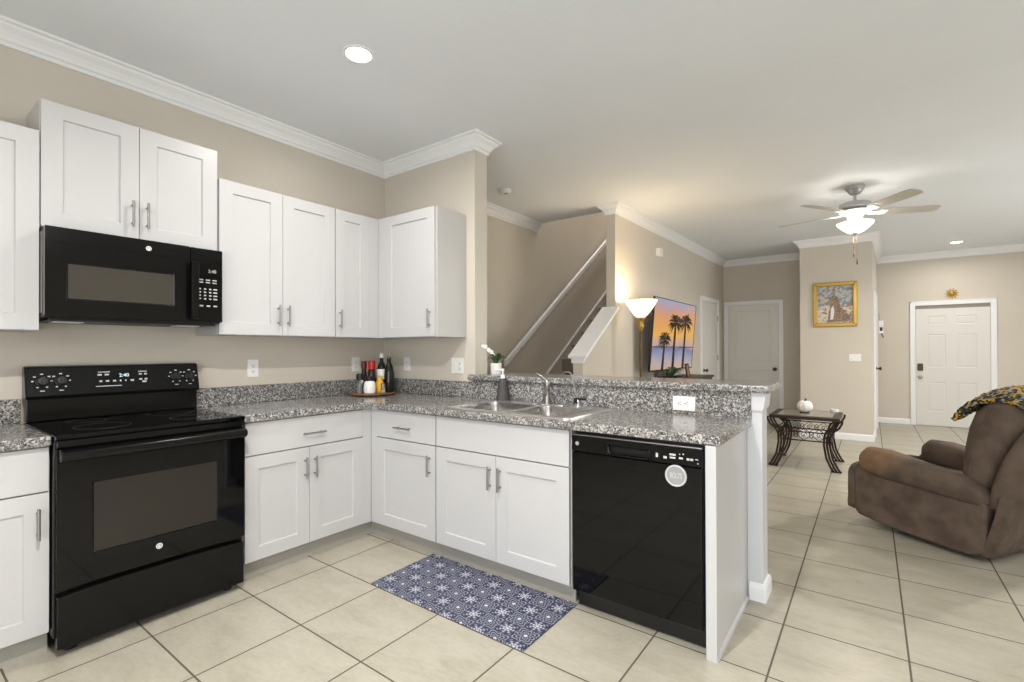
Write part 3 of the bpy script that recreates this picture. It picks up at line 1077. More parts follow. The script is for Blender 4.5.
bm = bmesh.new()
ed = []
loops = []
bowls = [(1.350, 1.712, -.565, -.205), (1.748, 2.105, -.565, -.205)]
for pl in [rrect(1.305, 2.150, -.610, -.085, .035)] + [rrect(*b, .06) for b in bowls]:
    vs = [bm.verts.new((x, y, .008)) for x, y in pl]
    loops.append(vs)
    for i in range(len(vs)):
        ed.append(bm.edges.new((vs[i], vs[(i + 1) % len(vs)])))
bmesh.ops.triangle_fill(bm, edges=ed, use_beauty=True)
low = [bm.verts.new((v.co.x + (.003 if v.co.x > 1.7 else -.003), v.co.y, .0)) for v in loops[0]]
for i in range(len(low)):
    j = (i + 1) % len(low)
    bm.faces.new((loops[0][i], loops[0][j], low[j], low[i]))
MT['sinkrim'] = mat('satin_steel_rim', (.80, .79, .77), .35, 1.)
obj('rim', bm, 'sinkrim', sk, smooth=True)
for bx in bowls:
    bm = bmesh.new()
    prev = None
    for ins, z, rr in ((0, .008, .06), (.004, -.004, .058), (.012, -.08, .055), (.018, -.135, .05), (.040, -.160, .05), (.12, -.164, .03)):
        vs = [bm.verts.new((x, y, z)) for x, y in rrect(bx[0] + ins, bx[1] - ins, bx[2] + ins, bx[3] - ins, rr)]
        if prev:
            for i in range(len(vs)):
                j = (i + 1) % len(vs)
                bm.faces.new((prev[i], prev[j], vs[j], vs[i]))
        prev = vs
    bm.faces.new(prev)
    bo = obj('bowl', bm, 'sink', sk, smooth=True)
    B().lathe([(.045, -.1635), (.045, -.1605), (.036, -.160), (.034, -.162), (.001, -.162)], ((bx[0] + bx[1]) / 2, (bx[2] + bx[3]) / 2, 0), 20).make('drain', 'steel', bo, smooth=True)

fc = thing('kitchen_faucet', 'silver single-lever faucet on the middle of the sink deck', 'faucet', (1.735, -.145, .9225))
B().loft([((0, 0, 0), (.12, 0, 0), (0, .028, 0)), ((0, 0, .006), (.118, 0, 0), (0, .026, 0)), ((0, 0, .009), (.10, 0, 0), (0, .02, 0))], e=2.6).make('deck_plate', 'chrome', fc, smooth=True)
B().lathe([(.026, .008), (.024, .03), (.018, .06), (.0165, .12), (.018, .145), (.010, .156)], (0, 0, 0), 20).make('faucet_body', 'steel', fc, smooth=True)
B().tube([(0, 0, .085), (.014, -.028, .105), (.038, -.075, .112), (.07, -.13, .100), (.08, -.15, .078)], [.013, .012, .011, .011, .012], 10).make('spout', 'steel', fc, smooth=True)
B().tube([(0, 0, .150), (-.03, .0, .168), (-.075, 0, .190)], [.010, .0075, .006], 10).make('lever', 'steel', fc, smooth=True)
f2 = thing('filter_faucet', 'thin gooseneck drinking-water tap with black lever', 'faucet', (1.945, -.135, .9225))
B().lathe([(.017, 0), (.017, .012), (.012, .02), (.011, .045), (.006, .05)], (0, 0, 0), 16).make('tap_base', 'chrome', f2, smooth=True)
arc = [(0, 0, .045), (-.012, -.004, .09), (-.030, -.01, .15)]
for k in range(9):
    a = R(10 + k * 19)
    arc.append((-.064 + .034 * math.cos(a), -.010 - .012 * k / 8, .172 + .036 * math.sin(a)))
B().tube(arc, .0042, 10).make('gooseneck', 'steel', f2, smooth=True)
B().box(-.014, .055, -.010, .010, .040, .054).box(-.018, .004, -.020, .012, .020, .054).make('lever', 'blackmatte', f2, bevel=.003)

sd = thing('soap_dispenser', 'dark grey tapered soap bottle with white pump behind the sink', 'soap dispenser', (1.340, -.083, .9145))
B().lathe([(.046, 0), (.047, .006), (.042, .05), (.034, .11), (.028, .145), (.023, .153), (.012, .157)], (0, 0, 0), 28).make('bottle', 'soap', sd, smooth=True)
B().lathe([(.015, .155), (.015, .178), (.006, .182), (.006, .205), (.012, .208), (.012, .220), (.003, .222)], (0, 0, 0), 16).tube([(0, 0, .215), (-.02, -.03, .216), (-.027, -.04, .208)], .0055).make('pump', 'white', sd, smooth=True)

# orchid on the ledge
oc = thing('orchid_plant', 'white orchid in a small white pot on the bar ledge', 'plant', (1.150, .085, 1.0845))
oc.scale = (.88, .88, .92)
B().lathe([(.042, 0), (.044, .003), (.048, .088), (.044, .090), (.042, .082), (.001, .08)], (0, 0, 0), 24).make('pot', 'white', oc, smooth=True)
for a, ln, up in ((20, .09, .06), (75, .08, .075), (140, .07, .07), (200, .075, .06), (300, .08, .065), (250, .06, .085), (340, .075, .095)):
    bm = bmesh.new()
    prev = None
    for i in range(7):
        t = i / 6
        w = .021 * math.sin(PI * min(t * .93 + .07, 1))
        c = Vector((math.cos(R(a)) * ln * t, math.sin(R(a)) * ln * t, .078 + up * math.sin(t * 2.1)))
        s = Vector((-math.sin(R(a)), math.cos(R(a)), 0)) * w
        vs = [bm.verts.new(c + s), bm.verts.new(c - Vector((0, 0, .004))), bm.verts.new(c - s)]
        if prev:
            bm.faces.new((prev[0], prev[1], vs[1], vs[0]))
            bm.faces.new((prev[1], prev[2], vs[2], vs[1]))
        prev = vs
    o = obj('leaf', bm, 'leaf', oc, smooth=True)
    sm = o.modifiers.new('solid', 'SOLIDIFY')
    sm.thickness = .003
stem = [(0, 0, .08), (-.005, 0, .14), (-.03, -.005, .19), (-.08, -.012, .222), (-.14, -.02, .243), (-.205, -.03, .252)]
so = B().tube(stem, .0028, 6).make('flower_stem', 'leaf', oc, smooth=True)


def flower(c, s, tilt):
    bm = bmesh.new()
    for k in range(5):
        a = 2 * PI * k / 5 + tilt
        d = Vector((math.cos(a), 0, math.sin(a)))
        e = Vector((-math.sin(a), 0, math.cos(a)))
        pr = [(0, .15), (.35, .5), (.7, .55), (1, .12)]
        f = [bm.verts.new(Vector(c) + d * s * t + e * s * w * .8 + Vector((0, -.25 * s * t * t, 0))) for t, w in pr]
        g = [bm.verts.new(Vector(c) + d * s * t - e * s * w * .8 + Vector((0, -.25 * s * t * t, 0))) for t, w in pr]
        for i in range(3):
            bm.faces.new((f[i], f[i + 1], g[i + 1], g[i]))
    o = obj('blossom', bm, 'petal', oc)
    sm = o.modifiers.new('solid', 'SOLIDIFY')
    sm.thickness = .002


for c, s, t in (((-.030, -.02, .18), .019, .3), ((-.055, -.025, .195), .021, .9), ((-.085, -.03, .222), .020, .1), ((-.115, -.032, .228), .017, .7), ((-.012, -.02, .158), .018, .5)):
    flower(c, s, t)
bm = bmesh.new()
for c, r in (((-.165, -.024, .250), .010), ((-.19, -.028, .253), .012), ((-.207, -.03, .258), .010), ((-.222, -.032, .250), .007)):
    lathe(bm, [(.001, -r), (r * .8, -r * .6), (r, 0), (r * .8, r * .6), (.001, r)], c, 10)
obj('flower_bud', bm, 'leaf', oc, smooth=True)

# tray with bottles in the corner
TC = Vector((.205, -.285))


def tp(u, v):
    return (TC.x + .805 * u - .594 * v, TC.y + .594 * u + .805 * v, .9335)


tr = thing('lazy_susan', 'round wooden lazy susan tray in the counter corner', 'tray', (TC.x, TC.y, .9145))
B().lathe([(.10, 0), (.10, .006), (.095, .008)], (0, 0, 0), 32).make('turntable_base', 'blackmatte', tr)
B().lathe([(.170, .008), (.178, .011), (.178, .017), (.172, .0185), (.001, .0185)], (0, 0, 0), 48).make('tray_board', 'wood', tr, smooth=True)


def bottle(name, label, cat, uv, body, m, extra):
    t = thing(name, label, cat, tp(*uv))
    B().lathe(body, (0, 0, 0), 20).make('bottle_body' if 'jar' not in name else 'jar_body', m, t, smooth=True)
    for n, pr, mm in extra:
        B().lathe(pr, (0, 0, 0), 20).make(n, mm, t, smooth=True)


bottle('spice_shaker', 'clear glass shaker with black lid at the left of the tray', 'shaker', (-.085, -.050),
       [(.024, 0), (.026, .004), (.022, .05), (.026, .10)], 'clear', [('filling', [(.020, .003), (.019, .05), (.020, .07)], 'printgrey'), ('lid', [(.027, .10), (.028, .14), (.022, .148), (.002, .15)], 'blackmatte')])
bottle('cream_jar', 'squat white jar with black lid at the front of the tray', 'jar', (.008, -.105),
       [(.036, 0), (.044, .008), (.046, .05), (.040, .085), (.030, .097)], 'white', [('lid', [(.033, .097), (.034, .125), (.030, .130), (.002, .131)], 'blackmatte')])
bottle('sauce_bottle', 'dark sauce bottle with maroon cap behind the shaker', 'bottle', (-.080, .04),
       [(.025, 0), (.027, .005), (.027, .11), (.018, .16), (.016, .185)], 'sauce', [('cap', [(.021, .185), (.021, .245), (.002, .247)], 'maroon')])
bottle('sauce_bottle', 'dark sauce bottle with bright red cap behind the white jar', 'bottle', (-.020, .045),
       [(.029, 0), (.030, .005), (.030, .12), (.028, .16), (.024, .18)], 'sauce', [('cap', [(.028, .18), (.029, .235), (.022, .248), (.002, .25)], 'redcap')])
bottle('mustard_bottle', 'small yellow mustard bottle between the jar and the tall bottles', 'bottle', (.062, -.020),
       [(.030, 0), (.033, .005), (.033, .07), (.024, .095)], 'mustard', [('cap', [(.022, .095), (.020, .118), (.006, .128), (.002, .135)], 'mustard')])
bottle('oil_bottle', 'tall dark bottle with white paper label on the tray', 'bottle', (.050, .078),
       [(.036, 0), (.038, .006), (.038, .18), (.028, .215), (.015, .235), (.014, .285)], 'darkglass',
       [('label', [(.0385, .10), (.0388, .102), (.0388, .178), (.0385, .18)], 'paper'), ('cap', [(.016, .27), (.016, .30), (.008, .305), (.002, .306)], 'paper')])
bottle('oil_bottle', 'tall plain green-black bottle with metal pourer at the right of the tray', 'bottle', (.122, .03),
       [(.036, 0), (.038, .006), (.038, .16), (.030, .20), (.015, .235), (.014, .27)], 'darkglass',
       [('pourer', [(.015, .268), (.012, .278), (.005, .285), (.004, .315), (.002, .316)], 'steel')])
bottle('pepper_shaker', 'tiny clear shaker at the right front of the tray', 'shaker', (.098, -.060),
       [(.016, 0), (.017, .004), (.015, .05)], 'clear', [('filling', [(.013, .002), (.013, .025)], 'white'), ('lid', [(.017, .05), (.017, .068), (.010, .076), (.002, .077)], 'steel')])

# ================================================================ OUTLETS AND SWITCHES
def wall_plate(label, cat, loc, rz, w, h, devices, rot=None, name='wall_outlet'):
    t = thing(name, label, cat, loc, rz, rot=rot)
    B().box(-w / 2, w / 2, -.006, -.0005, -h / 2, h / 2).make('cover_plate', 'plate', t, bevel=.003)
    for x, kind in devices:
        if kind == 'switch':
            r = B().box(x - .016, x + .016, -.009, -.006, -.033, .033).make('rocker', 'plate', t, bevel=.002)
        else:
            r = B().box(x - .017, x + .017, -.008, -.006, -.036, .036).make('receptacle', 'plate', t, bevel=.003)
            bm = bmesh.new()
            for z in (-.018, .018):
                box(bm, x - .008, x - .0055, -.0084, -.0078, z - .005, z + .005)
                box(bm, x + .0055, x + .008, -.0084, -.0078, z - .004, z + .004)
                lathe(bm, [(.003, -.0084), (.003, -.0078)], (x, 0, z - .010), 8, 'y')
            obj('slot', bm, 'slot', r)
    return t


wall_plate('white outlet on the stove wall, just right of the range', 'outlet', (.0005, -1.108, 1.144), RZ, .074, .118, [(0, 'outlet')])
wall_plate('white outlet on the stove wall near the corner, left of the tray', 'outlet', (.0005, -.295, 1.150), RZ, .074, .118, [(0, 'outlet')])
wall_plate('white single outlet on the sink wall, right of the bottles', 'outlet', (.287, -.0005, 1.150), 0, .072, .112, [(0, 'outlet')])
wall_plate('white double switch plate under the end of the upper cabinet', 'switch', (.848, -.0005, 1.146), 0, .122, .118, [(-.028, 'switch'), (.028, 'outlet')], name='switch_plate')
wall_plate('white sideways outlet set in the granite backsplash', 'outlet', (2.536, -.0215, .970), 0, .078, .120, [(0, 'outlet')], rot=(0, R(90), 0))
wall_plate('white switch plate on the column under the painting', 'switch', (3.183, COY - .0005, 1.145), 0, .14, .10, [(-.035, 'switch'), (.035, 'switch')], name='switch_plate')

# ================================================================ FLOOR MAT
fm = B().box(-.503, .503, -.232, .232, 0, .007).make('kitchen_mat', 'rug', None, bevel=.003)
fm.location = (1.676, -.810, .0005)
tag(fm, 'navy and white medallion-patterned kitchen mat on the tile floor', 'mat')

# ================================================================ CEILING FIXTURES
def downlight(label, loc, power, shown=True, group=None, size=.12, col=(1, .965, .92)):
    t = thing('recessed_light', label, 'ceiling light', loc, group=group)
    B().lathe([(.084, -.0005), (.082, -.005), (.068, -.006), (.064, -.003), (.064, -.0005)], (0, 0, 0), 32, cap=False).make('trim_ring', 'trim', t, smooth=True)
    B().lathe([(.064, -.0035), (.03, -.0045), (.001, -.0048)], (0, 0, 0), 32).make('lens', 'lit', t, smooth=True)
    d = bpy.data.lights.new('recessed_lamp', 'AREA')
    d.shape = 'DISK'
    d.size = size
    d.energy = power
    d.color = col
    d.spread = R(165)
    o = bpy.data.objects.new('recessed_lamp', d)
    COL.objects.link(o)
    o.parent = t
    o.location = (0, 0, -.010)
    return t


downlight('bright round recessed light in the kitchen ceiling', (1.17, -1.115, CEIL), 18)
downlight('recessed light near the front door', (4.39, 6.96, CEIL), 12)
downlight('recessed light over the middle of the kitchen', (2.47, -2.42, CEIL), 72)
downlight('unseen recessed fill light added over the living room end', (5.6, 3.4, CEIL), 104)  # out-of-view fitting added to brighten the television and living room walls
downlight('unseen recessed fill light added over the dining end', (5.0, -1.6, CEIL), 26)  # extra fitting added out of view as fill

downlight('unseen fill light added in the stairwell ceiling upstairs', (.52, 4.3, TOP), 26)  # added lamp, lifts the dark stairwell from above
downlight('unseen fill light added above the lower flight of the stairs', (.52, 2.9, TOP), 16)  # second added lamp brightening the lower stairwell
sm = thing('smoke_detector', 'small round white smoke detector on the ceiling', 'smoke detector', (.46, 1.10, CEIL))
B().lathe([(.068, -.0005), (.068, -.012), (.060, -.030), (.050, -.036), (.002, -.037)], (0, 0, 0), 28).make('detector_shell', 'fanwhite', sm, smooth=True)
B().lathe([(.02, -.036), (.018, -.040), (.001, -.041)], (.02, 0, 0), 14).make('test_button', 'printgrey', sm)

# ceiling fan
fn = thing('ceiling_fan', 'white five-blade ceiling fan with lit bowl light', 'ceiling fan', (3.243, 3.040, CEIL))
B().lathe([(.080, -.0005), (.080, -.02), (.072, -.028), (.072, -.036), (.062, -.045), (.056, -.062), (.040, -.082), (.022, -.088)], (0, 0, 0), 28).make('canopy', 'fannickel', fn, smooth=True)
B().lathe([(.013, -.08), (.013, -.17)], (0, 0, 0), 14).make('down_rod', 'fannickel', fn, smooth=True)
B().lathe([(.022, -.145), (.06, -.155), (.125, -.170), (.130, -.178), (.130, -.215), (.120, -.226), (.09, -.236)], (0, 0, 0), 36).make('motor_housing', 'fannickel', fn, smooth=True)
B().lathe([(.09, -.236), (.128, -.242), (.128, -.252), (.10, -.268), (.065, -.285), (.06, -.318), (.075, -.330)], (0, 0, 0), 36).make('switch_housing', 'fanwhite', fn, smooth=True)
for k in range(5):
    a = R(22 + 72 * k)
    bm = bmesh.new()
    outl = [(.20, -.050), (.26, -.058), (.60, -.068), (.665, -.062), (.685, -.030), (.685, .030), (.665, .062), (.60, .068), (.26, .058), (.20, .050)]
    prism(bm, outl, 'z', -.004, .004)
    bl = obj('blade', bm, 'fanblade', fn, bevel=.002)
    bl.rotation_euler = (R(-12), 0, a)
    bl.location = (0, 0, -.262)
    bm = bmesh.new()
    tube(bm, [(.105, -.012, -.004), (.15, -.018, -.008), (.20, -.03, -.006), (.255, -.035, -.006)], .007, 6)
    tube(bm, [(.105, .012, -.004), (.15, .018, -.008), (.20, .03, -.006), (.255, .035, -.006)], .007, 6)
    box(bm, .195, .265, -.042, .042, -.010, -.004)
    obj('blade_iron', bm, 'fanwhite', bl, bevel=.002)
sh = B().lathe([(.150, -.355), (.153, -.360), (.142, -.375), (.112, -.408), (.070, -.442), (.050, -.452), (.02, -.456)], (0, 0, 0), 40, cap=False).make('bowl_shade', 'fanshade', fn, smooth=True)
B().lathe([(.152, -.350), (.156, -.354), (.156, -.362), (.151, -.362)], (0, 0, 0), 40, cap=False).make('shade_rim', 'fanwhite', fn, smooth=True)
B().lathe([(.022, -.452), (.024, -.458), (.014, -.466), (.008, -.478), (.001, -.482)], (0, 0, 0), 18).make('finial', 'fannickel', fn, smooth=True)
pc = B().tube([(.012, 0, -.47), (.014, 0, -.58), (.014, 0, -.70)], .0014, 6).make('pull_chain', 'brass', fn)
B().lathe([(.001, -.70), (.005, -.705), (.006, -.735), (.008, -.750), (.002, -.765)], (.014, 0, 0), 12).make('chain_fob', 'brass', pc, smooth=True)
pc = B().tube([(-.012, .01, -.47), (-.013, .01, -.64)], .0014, 6).make('pull_chain', 'brass', fn)
B().lathe([(.001, -.64), (.005, -.648), (.006, -.67), (.002, -.69)], (-.013, .01, 0), 12).make('chain_fob', 'brass', pc, smooth=True)
d = bpy.data.lights.new('fan_bulb_up', 'AREA')
d.shape = 'DISK'
d.size = .27
d.spread = R(178)
d.energy = 2.6
d.color = (1, .94, .86)
o = bpy.data.objects.new('fan_bulb_up', d)
COL.objects.link(o)
o.parent = fn
o.location = (0, 0, -.356)
o.rotation_euler = (PI, 0, 0)
d = bpy.data.lights.new('fan_bulb', 'SPOT')
d.spot_size = R(178)
d.spot_blend = .15
d.shadow_soft_size = .12
d.energy = 48
d.color = (1, .90, .76)
o = bpy.data.objects.new('fan_bulb', d)
COL.objects.link(o)
o.parent = fn
o.location = (0, 0, -.50)

# ================================================================ LIVING ROOM
# torchiere
fl = thing('floor_lamp', 'brass torchiere floor lamp with glowing cream glass shade', 'floor lamp', (1.40, 2.24, 0))
B().lathe([(.145, 0), (.150, .008), (.135, .022), (.06, .035), (.03, .05), (.014, .07)], (0, 0, 0), 32).make('base', 'brass', fl, smooth=True)
B().lathe([(.014, .06), (.014, .78), (.019, .80), (.014, .82), (.014, 1.46)], (0, 0, 0), 16).make('pole', 'brass', fl, smooth=True)
B().lathe([(.014, 1.46), (.030, 1.49), (.036, 1.52), (.026, 1.545), (.034, 1.57), (.050, 1.59), (.035, 1.615)], (0, 0, 0), 20).make('socket_cup', 'gold', fl, smooth=True)
ls = B().lathe([(.040, 1.600), (.075, 1.630), (.125, 1.700), (.165, 1.765), (.172, 1.785), (.168, 1.787), (.160, 1.765), (.120, 1.705), (.070, 1.637), (.03, 1.61)], (0, 0, 0), 40, cap=False).make('shade', 'lampshade', fl, smooth=True)
bm = bmesh.new()
for k in range(10):
    a = 2 * PI * k / 10
    tube(bm, [(r * math.cos(a), r * math.sin(a), z) for r, z in ((.042, 1.600), (.077, 1.629), (.127, 1.699), (.1665, 1.764), (.174, 1.786))], .0018, 5)
for r, z in ((.1745, 1.787), (.163, 1.757)):
    tube(bm, [(r * math.cos(2 * PI * k / 40), r * math.sin(2 * PI * k / 40), z) for k in range(40)], .0018, 5, True)
obj('leading', bm, 'brass', ls)
d = bpy.data.lights.new('lamp_bulb', 'POINT')
d.energy = 15
d.color = (1, .84, .62)
d.shadow_soft_size = .09
o = bpy.data.objects.new('lamp_bulb', d)
COL.objects.link(o)
o.parent = fl
o.location = (0, 0, 1.755)

# television on its stand, tilted down; x of the screen about 1.36
tv = thing('television', 'large television showing a sunset with three palm trees', 'television', (1.325, 3.485, 1.005), R(90), rot=(R(4.6), 0, R(90)))
TW, TH = .805, .868
B().box(-TW, TW, .006, .022, 0, TH).make('tv_shell', 'tvbezel', tv, bevel=.006)
B().box(-.30, .30, .022, .060, .12, .55).make('tv_back', 'tvbezel', tv, bevel=.02)
b = B()
b.box(-TW, TW, -.006, .006, 0, .018).box(-TW, TW, -.006, .006, TH - .008, TH).box(-TW, -TW + .008, -.006, .006, .018, TH - .008).box(TW - .008, TW, -.006, .006, .018, TH - .008)
b.make('bezel', 'tvbezel', tv)
sc = B().box(-TW + .008, TW - .008, -.002, .006, .018, TH - .008).make('screen', 'sunset', tv)


def palm(bm, x, h, s, lean):
    """the picture is seen very obliquely in the photograph, yet its palms look round: crowns are wide on the screen"""
    prism(bm, [(x - .045 * s, .018), (x + .045 * s, .018), (x + lean + .03 * s, h), (x + lean - .03 * s, h)], 'y', -.0045, -.0025)
    cx = x + lean
    for k in range(19):
        a = R(-62 + 304 * k / 18 + random.uniform(-5, 5))
        ln = s * (.13 + random.uniform(-.012, .018))
        d = Vector((math.cos(a) * 2.3, math.sin(a)))
        e = Vector((-math.sin(a) * 2.3, math.cos(a)))
        b_ = Vector((cx, h))
        m_ = b_ + d * ln * .6 + Vector((0, .008))
        t_ = b_ + d * ln + Vector((0, -.022 * s))
        p = [b_ + e * .004, m_ + e * .011 * s, t_, m_ - e * .011 * s]
        prism(bm, [(q.x, q.y) for q in p], 'y', -.0045 - .0002 * k, -.0025 - .0002 * k)


bm = bmesh.new()
palm(bm, -.40, .38, .85, .02)
palm(bm, -.02, .60, 1.0, .0)
palm(bm, .39, .62, 1.0, .0)
obj('palm_picture', bm, 'palm', sc)
B().box(-TW + .008, TW - .008, -.0030, -.0021, .285, .296).make('horizon_picture', 'palm', sc)

cs = thing('media_console', 'low dark console under the television', 'console table', (1.425, 3.60, 0))
B().box(-.20, .20, -.62, .72, .885, .915).make('console_top', 'darkwood', cs, bevel=.004)
B().box(-.18, .18, -.60, .70, .12, .885).make('console_body', 'darkwood', cs, bevel=.004)
for sx in (-.16, .16):
    for sy in (-.57, .67):
        B().box(sx - .02, sx + .02, sy - .02, sy + .02, 0, .12).make('leg', 'darkwood', cs)
ts = thing('tv_stand_post', 'dark upright bracket carrying the television above the console', 'tv mount', (1.318, 3.36, .9155))
B().box(-.09, .10, -.16, .16, 0, .012).make('foot_plate', 'tvbezel', ts, bevel=.003)
B().box(-.010, .010, -.075, .075, .012, .089).make('post', 'tvbezel', ts, bevel=.003)
MT['decor'] = textured('orange_green_print', (.55, .16, .06), (.10, .22, .12), 14, .5)
dc = thing('picture_frame', 'small dark-framed orange picture under the television', 'picture frame', (1.49, 3.60, .9155), R(97), rot=(R(-8), 0, R(97)))
b = B()
b.box(-.09, -.072, -.01, .01, 0, .17).box(.072, .09, -.01, .01, 0, .17).box(-.072, .072, -.01, .01, 0, .018).box(-.072, .072, -.01, .01, .152, .17)
b.make('frame', 'darkwood', dc)
B().box(-.072, .072, -.004, .004, .018, .152).make('print', 'decor', dc)
pl = thing('table_plant', 'sprawling small plant on the console left of the post', 'plant', (1.47, 3.03, .9155))
B().lathe([(.05, 0), (.06, .035), (.055, .04), (.002, .035)], (0, 0, 0), 18).make('bowl', 'bronze', pl, smooth=True)
bm = bmesh.new()
for k in range(16):
    a = k * 2.4
    ln = random.uniform(.07, .15)
    hh = random.uniform(.04, .12)
    q = [Vector((0, 0, .03)), Vector((math.cos(a) * ln * .5, math.sin(a) * ln * .5, .03 + hh)), Vector((math.cos(a) * ln, math.sin(a) * ln, .03 + hh * .8))]
    tube(bm, q, [.003, .010, .002], 5)
obj('foliage', bm, 'leaf', pl, smooth=True)

# end table
et = thing('end_table', 'bronze scroll-legged end table with stone and glass top', 'end table', (2.785, 3.52, 0))
B().cells([-.32, -.25, .25, .32], [-.335, -.265, .265, .335], lambda x, y: not (abs(x) < .25 and abs(y) < .265), .525, .557).make('table_frame', 'bronze', et, bevel=.004)
MT['stone'] = textured('travertine_top', (.17, .155, .13), (.24, .22, .185), 14, .10)
B().box(-.252, .252, -.267, .267, .545, .560).make('tabletop', 'stone', et, bevel=.002)
for sx in (-1, 1):
    for sy in (-1, 1):
        lg = B()
        for k in range(3):
            o_ = .030 * k
            pr = [(.325 - o_, .010), (.300 - o_, .045), (.255 - o_ * .9, .14), (.232 - o_ * .85, .27), (.235 - o_ * .85, .36), (.262 - o_, .415), (.310 - o_, .455), (.335 - o_, .505), (.338 - o_ * .9, .535)]
            lg.tube([(sx * x, sy * .305, z) for x, z in pr], .0105, 8)
        lg.tube([(sx * .235, sy * .305, .012), (sx * .33, sy * .305, .012)], .008, 6)
        lg.make('leg', 'bronze', et, smooth=True)


def scroll(y=None, x=None, w=.21):
    b = B()

    def P(u, z):
        return (u, y, z) if y is not None else (x, u, z)
    for z in (.430, .305):
        b.tube([P(-w, z), P(w, z)], .007, 6)
    n = 3
    for k in range(n):
        c = -w + (k + .5) * 2 * w / n
        q = w / n
        b.tube([P(c - q, .3675), P(c, .427), P(c + q, .3675), P(c, .308)], .0045, 6, closed=True)
        b.tube([P(c + .030 * math.cos(t * .6) * (1 - t / 14), .3675 + .030 * math.sin(t * .6) * (1 - t / 14)) for t in range(14)], .004, 6)
    for k in range(n + 1):
        c = -w + k * 2 * w / n
        b.tube([P(c + .018 * math.cos(t * .7), .3675 + .034 * math.sin(t * .7)) for t in range(9)], .004, 6, closed=True)
    return b


scroll(y=-.305).make('apron', 'bronze', et)
scroll(y=.305).make('apron', 'bronze', et)
scroll(x=-.235, w=.27).make('apron', 'bronze', et)
scroll(x=.235, w=.27).make('apron', 'bronze', et)
pk = thing('pumpkin_ornament', 'white pumpkin ornament on the end table', 'ornament', (2.765, 3.565, .5605))
bm = bmesh.new()
rings = []
for i in range(13):
    t = PI * i / 12
    ring = []
    for k in range(48):
        a = 2 * PI * k / 48
        r = .074 * (math.sin(t) ** .8 if 0 < t < PI else 0) * (1 - .10 * abs(math.sin(4.5 * a))) + .001
        dip = -.016 * math.exp(-(r / .02) ** 2) if t < PI / 2 else 0
        ring.append(bm.verts.new((r * math.cos(a), r * math.sin(a), .058 + .056 * math.cos(t) + dip)))
    rings.append(ring)
for A, C in zip(rings, rings[1:]):
    for k in range(48):
        bm.faces.new((A[k], A[(k + 1) % 48], C[(k + 1) % 48], C[k]))
bm.faces.new(rings[0])
bm.faces.new(rings[-1])
obj('pumpkin_body', bm, 'white', pk, smooth=True)
pk.scale = (1.05, 1.05, 1.2)
B().tube([(0, 0, .092), (.003, 0, .11), (.012, .004, .126)], [.010, .007, .008], 8).make('stem', 'brass', pk, smooth=True)
B().lathe([(.045, -.0003), (.045, .006), (.03, .008)], (0, 0, 0), 20).make('base_ring', 'bronze', pk)
cd = thing('candle_dish', 'small white tealight dish at the back right of the end table', 'candle holder', (3.030, 3.800, .5575))
B().lathe([(.030, 0), (.038, .004), (.040, .032), (.036, .034), (.034, .026), (.001, .024)], (0, 0, 0), 20).make('dish', 'white', cd, smooth=True)
B().lathe([(.026, .0245), (.026, .03), (.001, .031)], (0, 0, 0), 16).make('candle', 'paper', cd)

# framed painting on the column
pa = thing('framed_painting', 'gold-framed painting of a seated spotted animal on the column', 'painting', (2.955, COY - .002, 1.580))
b = B()
w2, hh, fw = .262, .625, .052
for q in ([(-w2, 0), (w2, 0), (w2 - fw, fw), (-w2 + fw, fw)], [(-w2, hh), (w2, hh), (w2 - fw, hh - fw), (-w2 + fw, hh - fw)],
          [(-w2, 0), (-w2, hh), (-w2 + fw, hh - fw), (-w2 + fw, fw)], [(w2, 0), (w2, hh), (w2 - fw, hh - fw), (w2 - fw, fw)]):
    b.prism(q, 'y', -.032, 0)
b.make('frame', 'gold', pa, bevel=.008, segs=3)
cv = B().box(-w2 + fw - .003, w2 - fw + .003, -.012, -.001, fw - .003, hh - fw + .003).make('canvas', 'canvas', pa)
B().prism([(-.10, .06), (.02, .06), (.03, .075), (.13, .06), (.185, .09), (.17, .15), (.12, .21), (.065, .29), (.045, .37), (.02, .43), (-.02, .44), (-.07, .41), (-.075, .37),
           (-.05, .33), (-.055, .27), (-.075, .20), (-.08, .11)], 'y', -.0135, -.0121).make('animal_figure', 'spotted', cv)
B().prism([(-.055, .10), (-.02, .10), (-.005, .22), (-.02, .30), (-.045, .25)], 'y', -.0145, -.0136).make('animal_chest', 'paper', cv)

# sun ornament above the front door
sn = thing('sun_ornament', 'gold sun-face ornament above the front door', 'wall ornament', (4.418, FAR - .002, 2.150))
B().lathe([(.042, 0), (.042, -.012), (.034, -.022), (.015, -.027), (.001, -.028)], (0, 0, 0), 28, 'y').make('face', 'gold', sn, smooth=True)
b = B()
for k in range(11):
    a = 2 * PI * k / 11 + .2
    r1 = .094
    pts_ = [(.045 * math.cos(a - .33), .045 * math.sin(a - .33)), (r1 * math.cos(a), r1 * math.sin(a)), (.045 * math.cos(a + .33), .045 * math.sin(a + .33))]
    b.prism(pts_, 'y', -.010, -.0005)
b.make('rays', 'gold', sn)
b = B()
for x in (-.017, .017):
    b.lathe([(.007, -.024), (.006, -.030), (.001, -.031)], (x, 0, .010), 10, 'y')
b.tube([(-.018, -.028, -.018), (0, -.031, -.024), (.018, -.028, -.018)], .003, 6)
b.make('features', 'brass', sn)

